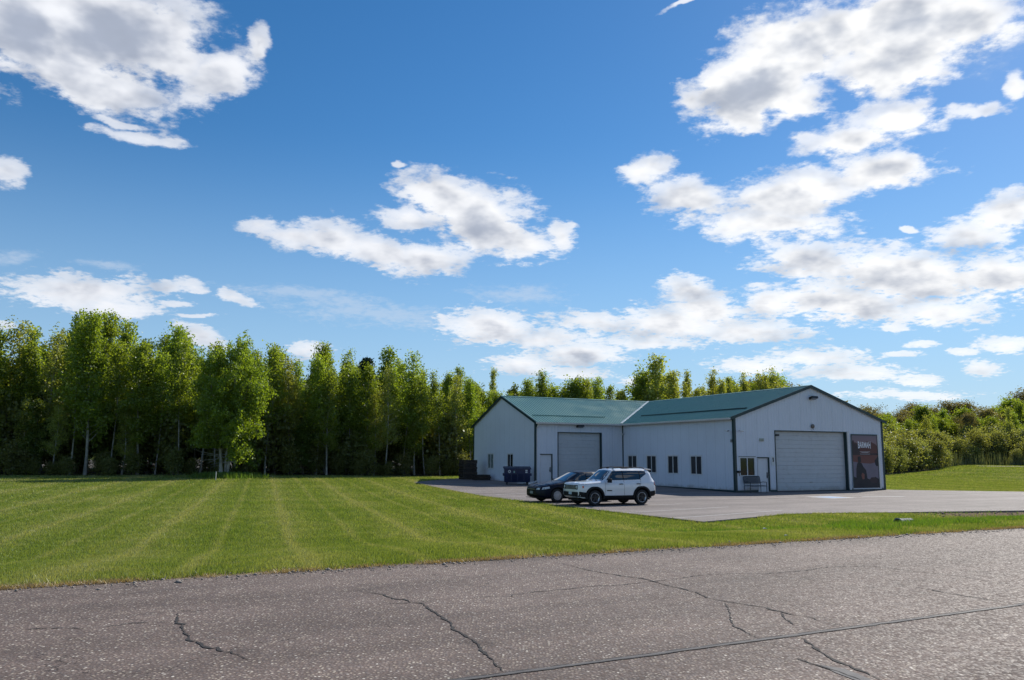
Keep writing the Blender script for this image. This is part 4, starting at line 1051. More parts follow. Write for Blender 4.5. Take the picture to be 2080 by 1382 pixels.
for k in range(11):
    x, y = -3.52 + rg.uniform(-.04, .04), 66.35 + rg.uniform(-.04, .04)
    p = link('pallet', pm if k % 3 else pm2, None, (x, y, gl(-3.52, 66.35) + 0.006 + 0.141 * k), (0, 0, BROT + R(rg.uniform(-2.5, 2.5))))
    lab = ('topmost wooden pallet of the tall dark stack behind the wing' if k == 10 else 'bottom wooden pallet of the tall dark stack behind the wing' if k == 0 else '%s wooden pallet from the ground in the tall dark stack' % ORD[k])
    tag(p, lab, 'pallet', 'pallets in the tall stack')
for k in range(3):
    p = link('pallet', pm2 if k == 1 else pm, None, (-2.42 + rg.uniform(-.05, .05), 65.1 + rg.uniform(-.05, .05), gl(-2.3, 65.2) + 0.006 + 0.141 * k), (0, 0, BROT + R(rg.uniform(-5, 5))))
    tag(p, ['bottom pallet of the low pile in front of the tall stack', 'middle pallet of the low pile in front of the tall stack', 'top pallet of the low pile in front of the tall stack'][k], 'pallet', 'pallets in the low pile')

# ------------------------------------------------------------------ cars
def paint(name, col, rough=0.28, coat=0.8, var=0.03):
    return pmat(name, col, rough, var=var, vscale=1.5, coat=coat, dirt=0.05)
TYRE = pmat('tyre_rubber', (0.016, 0.016, 0.017), 0.85, var=0.25, vscale=12)
RIMS = pmat('silver_rim', (0.50, 0.51, 0.53), 0.3, metal=0.75, var=0.1)
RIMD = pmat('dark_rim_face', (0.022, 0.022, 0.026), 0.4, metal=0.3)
HUBC = pmat('silver_hubcap', (0.50, 0.51, 0.54), 0.42, metal=0.25, var=0.08)
CGLASS = pmat('car_glass', (0.010, 0.014, 0.016), 0.04, spec=0.9, coat=0.6)
CLAD = pmat('black_cladding', (0.010, 0.010, 0.012), 0.6, var=0.15, spec=0.2)
LENS = pmat('headlight_lens', (0.50, 0.53, 0.56), 0.10, spec=0.8, coat=0.8)
AMB = pmat('amber_lens', (0.60, 0.10, 0.02), 0.25, coat=0.5)
REDL = pmat('red_lens', (0.22, 0.008, 0.008), 0.2, coat=0.6)
PLATE = pmat('license_plate', (0.45, 0.55, 0.62), 0.5)
SEATM = pmat('seat_fabric', (0.03, 0.032, 0.036), 0.9)

def car_shell(name, rows, paintm, arches, arch_r, root, chaik=2):
    xs0 = np.array([r[0] for r in rows])[::-1]
    ctl = np.array([r[1:] for r in rows], float)[::-1]
    xs1 = np.unique(np.concatenate([np.linspace(xs0[0], xs0[-1], 60), xs0]))
    C = np.stack([np.interp(xs1, xs0, ctl[:, k]) for k in range(ctl.shape[1])], 1)
    for _ in range(2):
        D_ = C.copy(); D_[1:-1] = 0.25 * C[:-2] + 0.5 * C[1:-1] + 0.25 * C[2:]; C = D_
    vs = []; n = None
    for x, c in zip(xs1, C):
        zb, wb, w_, zs0, zm, ws, zs, w5, z5, w6, z6, z7 = c
        P = np.array([(0, zb), (wb, zb), (w_ * 0.985, zs0), (w_, zm), (ws, zs), (w5, z5), (w6, z6), (w6 * 0.55, z7 - 0.012), (0, z7)])
        for _ in range(chaik):
            Q = [P[0]]
            for i in range(len(P) - 1):
                Q += [P[i] * 0.75 + P[i + 1] * 0.25, P[i] * 0.25 + P[i + 1] * 0.75]
            Q.append(P[-1]); P = np.array(Q)
        ring = [(x, y, z) for y, z in P] + [(x, -y, z) for y, z in P[-2:0:-1]]
        n = len(ring); vs += ring
    fs = []
    for i in range(len(xs1) - 1):
        for k in range(n):
            k2 = (k + 1) % n; fs.append((i * n + k, (i + 1) * n + k, (i + 1) * n + k2, i * n + k2))
    fs.append(tuple(range(n))); fs.append(tuple((len(xs1) - 1) * n + k for k in range(n))[::-1])
    q = MB(); q.smooth = True; q.add(vs, fs)
    full = q.mesh('shell', [paintm, CLAD])
    bm = bmesh.new(); bm.from_mesh(full); bvh = BVHTree.FromBMesh(bm); bm.free()
    ob = link(name, full, root)
    for (ax, az_) in arches:
        for sy in (-1, 1):
            c = MB(); c.lathe([(0, 0.52), (arch_r, 0.52), (arch_r, 1.3), (0, 1.3)], 32, 'Y', Matrix.Scale(sy, 4, (0, 1, 0)))
            cm = c.mesh('cut', [CLAD]); co = link('cut', cm, root, (ax, 0, az_))
            md = ob.modifiers.new('b', 'BOOLEAN'); md.operation = 'DIFFERENCE'; md.object = co; md.solver = 'EXACT'
            bpy.context.view_layer.update()
            dg = bpy.context.evaluated_depsgraph_get()
            nm = bpy.data.meshes.new_from_object(ob.evaluated_get(dg))
            ob.modifiers.clear(); ob.data = nm; bpy.data.objects.remove(co)
    me = ob.data
    if len(me.materials) < 2:
        me.materials.append(CLAD)
    bm = bmesh.new(); bm.from_mesh(me)
    for f in bm.faces:
        c = f.calc_center_median()
        for (ax, az_) in arches:
            if math.hypot(c.x - ax, c.z - az_) < arch_r * 1.005 and (abs(abs(c.y) - 0.52) < 0.01 or (abs(c.y) > 0.5 and math.hypot(c.x - ax, c.z - az_) > arch_r * 0.97 and abs(f.normal.y) < 0.4)):
                f.material_index = 1; f.smooth = False
        if f.normal.z < -0.85 and c.z < 0.45: f.material_index = 1
    bm.to_mesh(me); bm.free()
    return ob, bvh

def decal(name, bvh, corners, axis, off, mt, root, nu=8, nv=5, mirror=False, thick=0.0):
    """patch laid on the shell. corners: 4 (a,b) pairs; axis 'Y' (x,z), 'Z' (x,y), 'X' (y,z) cast direction"""
    out = []
    for sgn in ((1, -1) if mirror else (1,)):
        vs = []; ok = True
        for j in range(nv + 1):
            for i in range(nu + 1):
                u, v = i / nu, j / nv
                a = [(corners[0][k] * (1 - u) + corners[1][k] * u) * (1 - v) + (corners[3][k] * (1 - u) + corners[2][k] * u) * v for k in (0, 1)]
                if axis == 'Y': o_, d_ = Vector((a[0], 3 * sgn, a[1])), Vector((0, -sgn, 0))
                elif axis == 'Z': o_, d_ = Vector((a[0], a[1] * sgn, 3)), Vector((0, 0, -1))
                elif axis == 'X': o_, d_ = Vector((4, a[0] * sgn, a[1])), Vector((-1, 0, 0))
                else: o_, d_ = Vector((-4, a[0] * sgn, a[1])), Vector((1, 0, 0))
                h = bvh.ray_cast(o_, d_)
                if h[0] is None: p = o_ + d_ * 3; nrm = -d_
                else: p, nrm = h[0], h[1]
                if nrm.dot(d_) > 0: nrm = -nrm
                vs.append(p + nrm * off)
        fs = [(j * (nu + 1) + i, j * (nu + 1) + i + 1, (j + 1) * (nu + 1) + i + 1, (j + 1) * (nu + 1) + i) for j in range(nv) for i in range(nu)]
        q = MB(); q.smooth = True; q.add(vs, fs)
        out.append(q.build(name, mt, root, recalc=False))
    return out

def seam(bvh, pts, wd, mt, root, mirror=True, axis='Y', off=0.004, name='door_seam'):
    for sgn in ((1, -1) if mirror else (1,)):
        q = MB()
        P = []
        for a, b in zip(pts[:-1], pts[1:]):
            for k in range(6): P.append((a[0] + (b[0] - a[0]) * k / 6, a[1] + (b[1] - a[1]) * k / 6))
        P.append(pts[-1]); V3 = []
        for a in P:
            o_, d_ = (Vector((a[0], 3 * sgn, a[1])), Vector((0, -sgn, 0))) if axis == 'Y' else (Vector((a[0], a[1] * sgn, 3)), Vector((0, 0, -1)))
            h = bvh.ray_cast(o_, d_)
            if h[0] is not None: V3.append(h[0] + h[1].normalized() * (off * 0.2))
        if len(V3) > 1: q.tube(V3, wd / 2, 5); q.build(name, mt, root)

def wheel(root, x, y, r, wd, style, label=None):
    sy = 1 if y > 0 else -1
    wr = empty('wheel', (x, y, r), 0, root)
    S = Matrix.Scale(sy, 4, (0, 1, 0)); h = wd / 2; ri = r * (0.66 if style == 'spoke' else 0.64)
    q = MB(); q.smooth = True
    q.lathe([(ri, -h * 0.9), (r * 0.9, -h), (r * 0.985, -h * 0.78), (r, -h * 0.4), (r, h * 0.4), (r * 0.985, h * 0.78), (r * 0.93, h * 0.98), (ri * 1.04, h * 0.96), (ri, h * 0.86), (ri, -h * 0.9)], 36, 'Y', S)
    q.build('tyre', TYRE, wr)
    q = MB(); q.smooth = True
    q.lathe([(ri * 0.995, -h * 0.8), (ri * 0.995, h * 0.90), (ri * 0.90, h * 0.80), (ri * 0.88, h * 0.30), (0, h * 0.25)], 36, 'Y', S).build('rim', RIMS if style == 'spoke' else HUBC, wr)
    if style == 'spoke':
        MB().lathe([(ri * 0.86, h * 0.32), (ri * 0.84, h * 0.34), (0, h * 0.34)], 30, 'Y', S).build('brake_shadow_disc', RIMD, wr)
        for k in range(5):
            a = math.pi * 2 * k / 5 + 0.3
            q = MB(); c, s_ = math.cos(a), math.sin(a)
            def pt(rr, tt, yy): return (rr * c - tt * s_, yy * sy, rr * s_ + tt * c)
            w0, w1 = 0.05, 0.078
            vs = [pt(0.04, -w0 / 2, h * 0.78), pt(0.04, w0 / 2, h * 0.78), pt(ri * 0.93, w1 / 2, h * 0.84), pt(ri * 0.93, -w1 / 2, h * 0.84),
                  pt(0.04, -w0 / 2, h * 0.5), pt(0.04, w0 / 2, h * 0.5), pt(ri * 0.93, w1 / 2, h * 0.5), pt(ri * 0.93, -w1 / 2, h * 0.5)]
            q.add(vs, [(0, 1, 2, 3), (0, 4, 5, 1), (1, 5, 6, 2), (2, 6, 7, 3), (3, 7, 4, 0)]); q.build('spoke', RIMD, wr)
        MB().lathe([(0, h * 0.86), (0.045, h * 0.84), (0.05, h * 0.6)], 16, 'Y', S).build('hub', RIMD, wr)
    else:
        q = MB(); q.smooth = True
        q.lathe([(ri * 0.42, h * 0.95), (ri * 0.2, h * 1.0), (0, h * 1.02)], 24, 'Y', S); q.lathe([(ri * 0.42, h * 0.95), (ri * 0.43, h * 0.6)], 24, 'Y', S); q.build('hubcap_centre', HUBC, wr)
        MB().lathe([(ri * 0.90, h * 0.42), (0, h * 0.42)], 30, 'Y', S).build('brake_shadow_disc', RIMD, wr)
        n = 15; q = MB()
        for k in range(n):
            a = 2 * math.pi * k / n; c, s_ = math.cos(a), math.sin(a)
            def pt(rr, tt, yy): return (rr * c - tt * s_, yy * sy, rr * s_ + tt * c)
            w0, w1 = 0.026, 0.052
            vs = [pt(ri * .38, -w0 / 2, h * 0.95), pt(ri * .38, w0 / 2, h * 0.95), pt(ri * 0.95, w1 / 2, h * 0.9), pt(ri * 0.95, -w1 / 2, h * 0.9),
                  pt(ri * .38, -w0 / 2, h * 0.6), pt(ri * .38, w0 / 2, h * 0.6), pt(ri * 0.95, w1 / 2, h * 0.6), pt(ri * 0.95, -w1 / 2, h * 0.6)]
            q.add(vs, [(0, 1, 2, 3), (0, 4, 5, 1), (1, 5, 6, 2), (2, 6, 7, 3), (3, 7, 4, 0)])
        q.build('hubcap_blade', HUBC, wr)
    return wr

def flare(root, ax, az_, r0, r1, y, wd, mt, a0=-6, a1=186):
    for sy in (-1, 1):
        q = MB(); n = 22; vs = []
        for i in range(n + 1):
            a = R(a0 + (a1 - a0) * i / n); c, s_ = math.cos(a), math.sin(a)
            sq = 1.0 + 0.05 * abs(math.sin(2 * a))
            for rr, yy in ((r0, y - wd), (r0, y + 0.02), (r0 + 0.02, y + 0.03), (r1 * sq, y + 0.012), (r1 * sq + 0.012, y - 0.02), (r1 * sq, y - wd)):
                vs.append((ax + rr * c, sy * yy, az_ + rr * s_))
        fs = []
        for i in range(n):
            for k in range(6): k2 = (k + 1) % 6; fs.append((i * 6 + k, (i + 1) * 6 + k, (i + 1) * 6 + k2, i * 6 + k2))
        fs += [tuple(range(6)), tuple(n * 6 + k for k in range(6))]
        q.add(vs, fs).build('fender_flare', mt, root)

def mirror_part(root, x, y, z, mt, sz=(0.12, 0.20, 0.16)):
    for sy in (-1, 1):
        q = MB(); q.smooth = True
        q.add([], [])
        q.cbox((x - 0.02, sy * (y + 0.13), z), sz); q.cbox((x + 0.01, sy * (y + 0.02), z - 0.05), (0.05, 0.12, 0.04))
        q.build('side_mirror', mt, root, bevel=0.02)

# --- white boxy off-road style car
# columns: x | zb wb | w zsill zmid | ws zs | w5 z5 | w6 z6 | z7
WHITE = paint('white_car_paint', (0.70, 0.72, 0.76), 0.22, 1.0)
jeep = empty('parked_car', (4.49, 37.43, 0.002), R(204)); jeep.scale = (0.95, 0.96, 0.97); tag(jeep, 'white boxy off-road car with black fender flares parked nearest the lawn', 'car', 'cars parked in the lot')
JR = [
 (2.10, .40, .58, .74, .46, .62, .72, .88, .64, .96, .40, .985, .99),
 (2.04, .36, .66, .80, .42, .62, .79, .90, .72, 1.00, .45, 1.02, 1.03),
 (1.85, .30, .74, .87, .38, .62, .86, .93, .78, 1.03, .50, 1.05, 1.06),
 (1.30, .27, .78, .905, .36, .62, .895, .96, .80, 1.06, .52, 1.085, 1.095),
 (0.92, .26, .80, .905, .35, .62, .90, .98, .80, 1.10, .54, 1.115, 1.125),
 (0.86, .26, .80, .905, .35, .62, .90, .98, .80, 1.10, .60, 1.14, 1.16),
 (0.28, .26, .80, .905, .35, .62, .90, .99, .82, 1.09, .645, 1.60, 1.645),
 (0.10, .26, .80, .905, .35, .62, .90, .99, .82, 1.09, .655, 1.625, 1.67),
 (-0.60, .26, .80, .905, .35, .62, .90, 1.00, .83, 1.10, .665, 1.635, 1.69),
 (-1.50, .27, .80, .905, .36, .62, .90, 1.03, .83, 1.12, .66, 1.625, 1.68),
 (-1.80, .32, .78, .90, .40, .62, .89, 1.04, .82, 1.12, .65, 1.60, 1.655),
 (-1.92, .34, .76, .89, .42, .62, .88, 1.04, .81, 1.12, .63, 1.50, 1.56),
 (-2.05, .36, .72, .86, .44, .62, .85, 1.02, .78, 1.10, .60, 1.16, 1.20),
 (-2.11, .42, .64, .80, .48, .62, .78, .92, .70, .98, .50, 1.00, 1.01)]
jb, jv = car_shell('body', JR, WHITE, [(1.285, .36), (-1.285, .36)], .43, jeep)
for x in (1.285, -1.285):
    for y in (0.79, -0.79): wheel(jeep, x, y, 0.355, 0.225, 'spoke')
    flare(jeep, x, .36, .425, .50, .905, .10, CLAD)
# windows
decal('windscreen', jv, [(0.84, -.72), (0.84, .72), (0.33, .60), (0.33, -.60)], 'Z', .008, CGLASS, jeep, 10, 8)
decal('side_window', jv, [(0.62, 1.14), (-0.28, 1.15), (-0.28, 1.565), (0.22, 1.555)], 'Y', .008, CGLASS, jeep, 8, 6, True)
decal('side_window', jv, [(-0.33, 1.15), (-1.22, 1.17), (-1.22, 1.565), (-0.33, 1.565)], 'Y', .008, CGLASS, jeep, 8, 6, True)
decal('quarter_window', jv, [(-1.26, 1.22), (-1.62, 1.42), (-1.60, 1.56), (-1.26, 1.565)], 'Y', .008, CGLASS, jeep, 5, 4, True)
decal('window_surround', jv, [(0.70, 1.115), (-1.70, 1.14), (-1.66, 1.585), (0.22, 1.58)], 'Y', .003, CLAD, jeep, 16, 6, True) if False else None
decal('rear_window', jv, [(.62, 1.18), (-.62, 1.18), (-.56, 1.48), (.56, 1.48)], '-X', .008, CGLASS, jeep, 8, 5)
# black pillars between the panes
for a, b in ((-0.28, -0.33), (-1.22, -1.26)):
    decal('pillar_trim', jv, [(a, 1.15), (b, 1.15), (b, 1.57), (a, 1.57)], 'Y', .006, CLAD, jeep, 2, 6, True)
# lower cladding, bumpers
decal('sill_cladding', jv, [(0.86, .30), (-0.86, .30), (-0.86, .455), (0.86, .455)], 'Y', .014, CLAD, jeep, 10, 4, True)
decal('front_bumper', jv, [(-.78, .42), (.78, .42), (.80, .62), (-.80, .62)], 'X', .014, CLAD, jeep, 14, 5)
decal('bumper_corner', jv, [(2.06, .42), (1.66, .38), (1.70, .60), (2.06, .64)], 'Y', .014, CLAD, jeep, 6, 5, True)
decal('rear_bumper', jv, [(.84, .42), (-.84, .42), (-.84, .66), (.84, .66)], '-X', .014, CLAD, jeep, 14, 5)
decal('bumper_corner', jv, [(-1.70, .38), (-2.08, .44), (-2.06, .66), (-1.74, .62)], 'Y', .014, CLAD, jeep, 6, 5, True)
# front face
decal('grille', jv, [(-.70, .74), (.70, .74), (.68, .93), (-.68, .93)], 'X', .012, CLAD, jeep, 14, 4)
for k in range(7):
    y = -0.345 + 0.115 * k
    decal('grille_bar', jv, [(y - .034, .755), (y - .012, .755), (y - .012, .915), (y - .034, .915)], 'X', .026, WHITE, jeep, 1, 4)
decal('grille_bar', jv, [(.433, .755), (.455, .755), (.455, .915), (.433, .915)], 'X', .026, WHITE, jeep, 1, 4)
for sy in (-1, 1):
    M = Matrix.Translation((2.085, sy * 0.585, .835)) @ Matrix.Rotation(R(-14 * -sy), 4, 'Z')
    q = MB(); q.smooth = True; q.lathe([(0, 0.045), (0.06, 0.035), (0.092, 0.01), (0.10, -0.03)], 20, 'X', M); h = q.build('headlight', LENS, jeep)
    q = MB(); q.lathe([(0.098, 0.016), (0.122, 0.005), (0.125, -0.04)], 20, 'X', M); q.build('headlight_ring', CLAD, jeep)
decal('side_marker', jv, [(1.93, .80), (1.86, .80), (1.86, .90), (1.93, .90)], 'Y', .012, AMB, jeep, 2, 3, True)
decal('hood_seam', jv, [(1.98, .955), (0.90, 1.025), (0.90, 1.032), (1.98, .962)], 'Y', .004, CLAD, jeep, 10, 1, True)
decal('license_plate', jv, [(-.15, .50), (.15, .50), (.15, .62), (-.15, .62)], 'X', .026, PLATE, jeep, 2, 2)
seam(jv, [(0.70, 1.12), (0.74, .90), (0.76, .46)], 0.010, CLAD, jeep)
seam(jv, [(-0.305, 1.14), (-0.30, .46)], 0.010, CLAD, jeep)
seam(jv, [(-1.24, 1.15), (-1.22, .92), (-0.98, .80), (-0.86, .55), (-0.84, .46)], 0.010, CLAD, jeep)
for x in (-0.12, -1.08):
    for sy in (-1, 1): MB().tube([(x - .10, sy * .915, .97), (x, sy * .935, .975), (x + .10, sy * .915, .97)], .018, 8).build('door_handle', CLAD, jeep)
decal('badge', jv, [(0.66, .66), (0.38, .66), (0.38, .70), (0.66, .70)], 'Y', .008, CLAD, jeep, 3, 1, True)
mirror_part(jeep, .60, .90, 1.13, CLAD, (0.13, 0.22, 0.18))
for sy in (-1, 1):
    q = MB(); q.tube([(0.18, sy * .60, 1.655), (0.08, sy * .605, 1.705), (-.5, sy * .615, 1.735), (-1.45, sy * .61, 1.725), (-1.60, sy * .60, 1.67)], .018, 8); q.build('roof_rail', CLAD, jeep)
    decal('tail_light', jv, [(sy * .80, .88), (sy * .62, .88), (sy * .62, 1.06), (sy * .80, 1.06)], '-X', .02, REDL, jeep, 3, 3)
    decal('tail_light_side', jv, [(-2.00, .90), (-2.09, .90), (-2.08, 1.04), (-1.99, 1.06)], 'Y', .012, REDL, jeep, 2, 3, True) if sy == 1 else None
q = MB(); q.add([(-1.72, -.60, 1.655), (-1.72, .60, 1.655), (-2.04, .56, 1.60), (-2.04, -.56, 1.60), (-1.72, -.60, 1.69), (-1.72, .60, 1.69), (-2.04, .56, 1.635), (-2.04, -.56, 1.635)],
    [(0, 3, 2, 1), (4, 5, 6, 7), (0, 1, 5, 4), (2, 3, 7, 6), (0, 4, 7, 3), (1, 2, 6, 5)]); q.build('rear_spoiler', WHITE, jeep, bevel=0.01)
q = MB(); q.box(-0.9, -0.5, .12, .42, 1.69, 1.70); q.box(0.02, .12, -0.05, .03, 1.68, 1.72); q.build('roof_antenna', CLAD, jeep)
for sy in (-1, 1): MB().tube([(0.90, sy * .35, 1.135), (0.80, sy * -.05, 1.205)], .008, 5).build('wiper', CLAD, jeep)
MB().box(-1.9, 1.9, -.62, .62, .22, .30).build('underbody', CLAD, jeep)

# --- dark blue-black hatchback
NAVY = paint('dark_navy_car_paint', (0.003, 0.006, 0.018), 0.33, 0.0, 0.1)
NAVY.node_tree.nodes['Principled BSDF'].inputs['Specular IOR Level'].default_value = 0.2
hat = empty('parked_car', (3.0, 39.9, 0.002), R(206)); tag(hat, 'dark navy hatchback with silver hubcaps parked behind the white car', 'car', 'cars parked in the lot')
HR = [
 (2.24, .34, .40, .50, .36, .48, .48, .60, .42, .66, .26, .69, .70),
 (2.16, .26, .60, .70, .32, .48, .68, .64, .58, .71, .35, .745, .75),
 (2.00, .21, .72, .81, .28, .48, .79, .70, .66, .77, .40, .805, .82),
 (1.70, .19, .76, .87, .27, .50, .85, .77, .72, .84, .44, .875, .89),
 (1.32, .18, .78, .885, .27, .52, .87, .82, .74, .90, .46, .93, .95),
 (0.95, .18, .80, .885, .27, .52, .875, .86, .76, .94, .48, .975, .99),
 (0.80, .18, .80, .885, .27, .52, .875, .87, .78, .95, .56, 1.00, 1.03),
 (0.00, .18, .80, .885, .27, .52, .88, .89, .80, .96, .57, 1.36, 1.41),
 (-0.25, .18, .80, .885, .27, .52, .88, .90, .80, .97, .58, 1.40, 1.45),
 (-0.80, .18, .80, .885, .27, .52, .88, .92, .80, .99, .58, 1.40, 1.46),
 (-1.45, .19, .78, .885, .28, .52, .87, .95, .79, 1.01, .55, 1.35, 1.41),
 (-1.85, .24, .74, .87, .32, .52, .86, .96, .76, 1.02, .52, 1.22, 1.28),
 (-2.10, .30, .68, .82, .38, .52, .80, .90, .70, .98, .48, 1.00, 1.02),
 (-2.16, .36, .60, .76, .42, .52, .72, .82, .62, .88, .40, .90, .91)]
hb, hv = car_shell('body', HR, NAVY, [(1.32, .33), (-1.34, .33)], .375, hat)
for x in (1.32, -1.34):
    for y in (0.77, -0.77): wheel(hat, x, y, 0.325, 0.205, 'cap')
decal('windscreen', hv, [(0.84, -.66), (0.84, .66), (0.06, .52), (0.06, -.52)], 'Z', .008, CGLASS, hat, 10, 8)
decal('side_window', hv, [(0.42, 1.00), (-0.36, 1.00), (-0.30, 1.345), (0.02, 1.335)], 'Y', .008, CGLASS, hat, 8, 6, True)
decal('side_window', hv, [(-0.42, 1.00), (-1.16, 1.03), (-1.10, 1.32), (-0.36, 1.345)], 'Y', .008, CGLASS, hat, 8, 6, True)
decal('quarter_window', hv, [(-1.22, 1.05), (-1.62, 1.10), (-1.40, 1.27), (-1.16, 1.31)], 'Y', .008, CGLASS, hat, 4, 4, True)
decal('rear_window', hv, [(.56, 1.04), (-.56, 1.04), (-.48, 1.30), (.48, 1.30)], '-X', .008, CGLASS, hat, 8, 5)
decal('headlight', hv, [(2.10, .60), (1.72, .66), (1.74, .75), (2.04, .70)], 'Y', .008, LENS, hat, 6, 3, True)
for sy in (-1, 1): decal('headlight', hv, [(sy * .44, .60), (sy * .66, .60), (sy * .66, .69), (sy * .50, .68)], 'X', .008, LENS, hat, 4, 3)
decal('grille', hv, [(-.40, .54), (.40, .54), (.38, .66), (-.38, .66)], 'X', .008, CLAD, hat, 10, 3)
decal('chrome_bar', hv, [(-.36, .605), (.36, .605), (.36, .622), (-.36, .622)], 'X', .016, RIMS, hat, 10, 1)
decal('lower_grille', hv, [(-.60, .30), (.60, .30), (.56, .42), (-.56, .42)], 'X', .008, CLAD, hat, 10, 3)
decal('license_plate', hv, [(-.15, .40), (.15, .40), (.15, .52), (-.15, .52)], 'X', .020, pmat('plate_grey', (0.25, 0.28, 0.28), 0.5), hat, 2, 2)
seam(hv, [(0.66, .93), (0.68, .70), (0.60, .30)], 0.008, CLAD, hat)
seam(hv, [(-0.39, .97), (-0.38, .30)], 0.008, CLAD, hat)
for x in (-0.2, -1.0):
    for sy in (-1, 1): MB().tube([(x - .09, sy * .885, .84), (x, sy * .905, .845), (x + .09, sy * .885, .84)], .014, 8).build('door_handle', NAVY, hat)
mirror_part(hat, .50, .88, .99, NAVY, (0.12, 0.20, 0.14))
for sy in (-1, 1): decal('tail_light', hv, [(sy * .76, .80), (sy * .52, .80), (sy * .52, .93), (sy * .76, .93)], '-X', .015, REDL, hat, 3, 3)
q = MB(); q.box(2.10, 2.26, -.60, .60, .205, .225); q.build('front_lip', CLAD, hat)
MB().box(-1.9, 1.9, -.60, .60, .16, .24).build('underbody', CLAD, hat)

# ------------------------------------------------------------------ small things on the grass
def obj_ground(x, y, dz=0.0): return (x, y, gzf(x, y) + dz)
o = empty('marker_stake', obj_ground(-21.96, 60.58, -0.02)); tag(o, 'thin white marker stake standing in the lawn left of the bushy tree', 'stake')
q = MB(); q.tube([(0, 0, 0), (0.01, 0, 0.62)], 0.035, 8); q.build('post', pmat('white_stake', (0.62, 0.60, 0.55), 0.7), o)
q = MB(); q.tube([(0.01, 0, 0.62), (0.01, 0, 0.66)], 0.045, 8); q.build('post_cap', METAL, o)
CULV = pmat('galvanised_culvert', (0.13, 0.16, 0.15), 0.7, metal=0.0, var=0.3, vscale=6, dirt=0.4)
cx, cy = 11.30, 24.0
o = empty('culvert_pipe', (cx, cy, gzf(cx, cy) + 0.02), R(20)); tag(o, 'corrugated steel culvert pipe end poking out of the weedy ditch', 'pipe')
q = MB(); q.smooth = False; n = 26; prof = []
n = 10
for i in range(n):
    prof.append((0.175 + (0.014 if i % 2 else 0.0), 0.05 + i * 0.05))
prof2 = [(r - 0.012, h) for r, h in prof][::-1]
q.lathe(prof2[-1:] and (prof + prof2 + prof[:1]), 20, 'X'); q.build('pipe_wall', CULV, o)
q = MB(); q.lathe([(0.185, 0.0), (0.205, 0.02), (0.195, 0.07), (0.170, 0.07), (0.170, 0.0), (0.185, 0.0)], 20, 'X'); q.build('pipe_collar', CULV, o)
q = MB(); q.lathe([(0, 0.25), (0.162, 0.25)], 16, 'X'); q.build('pipe_dark_disc', BLACK, o)  # black disc stands in for the shade deep inside the pipe
LITT = pmat('paper_litter', (0.6, 0.6, 0.58), 0.7)
def litter(x, y, lab, sz=0.05, col=None):
    rr = random.Random(int(x * 100)); vs = [(rr.uniform(-sz, sz), rr.uniform(-sz, sz), rr.uniform(0, sz * 0.8)) for _ in range(7)]
    bm = bmesh.new()
    for v in vs: bm.verts.new(v)
    bmesh.ops.convex_hull(bm, input=bm.verts[:]); me = bpy.data.meshes.new('litter'); bm.to_mesh(me); bm.free(); me.materials.append(col or LITT)
    tag(link('paper_scrap' if col is None else 'soil_clod', me, None, (x, y, (0.6 if road_d(x, y) < 0 else gzf(x, y)) + 0.03)), lab, 'litter' if col is None else 'clod')
litter(5.55, 16.6, 'white scrap of litter on the grass just beyond the road edge', 0.05)
litter(6.3, 20.4, 'crumpled pale paper scrap lying in the grass between road and lot', 0.06)
litter(4.0, 15.15, 'small dark clod of soil lying on the verge at the road edge', 0.05, CRKM)
# ------------------------------------------------------------------ vegetation
BARKP = pmat('pale_aspen_bark', (0.30, 0.29, 0.25), 0.9, var=0.45, vscale=2.2, bump=0.4, bscale=10)
BARKD = pmat('grey_brown_bark', (0.085, 0.07, 0.055), 0.95, var=0.4, vscale=2.5, bump=0.5, bscale=10)
L_ASP = leaf_mat('aspen_leaves', (.118,.185,.022), (.25,.315,.05), 0.60)
L_MAP = leaf_mat('maple_leaves', (0.11, 0.175, 0.016), (0.21, 0.27, 0.032), 0.6)
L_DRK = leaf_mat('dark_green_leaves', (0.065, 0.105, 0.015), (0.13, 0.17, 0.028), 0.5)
L_YEL = leaf_mat('pale_spring_leaves', (0.19, 0.235, 0.04), (0.31, 0.33, 0.085), 0.52)
L_OAK = leaf_mat('budding_oak_leaves', (0.12, 0.115, 0.05), (0.2, 0.175, 0.08), 0.42)
L_WIL = leaf_mat('willow_leaves', (0.14, 0.165, 0.045), (0.24, 0.26, 0.095), 0.52)
L_SPR = leaf_mat('spruce_needles', (0.01, 0.028, 0.014), (0.02, 0.045, 0.022), 0.12)
L_BRU = leaf_mat('undergrowth_leaves', (0.1, 0.12, 0.028), (0.19, 0.2, 0.06), 0.5)

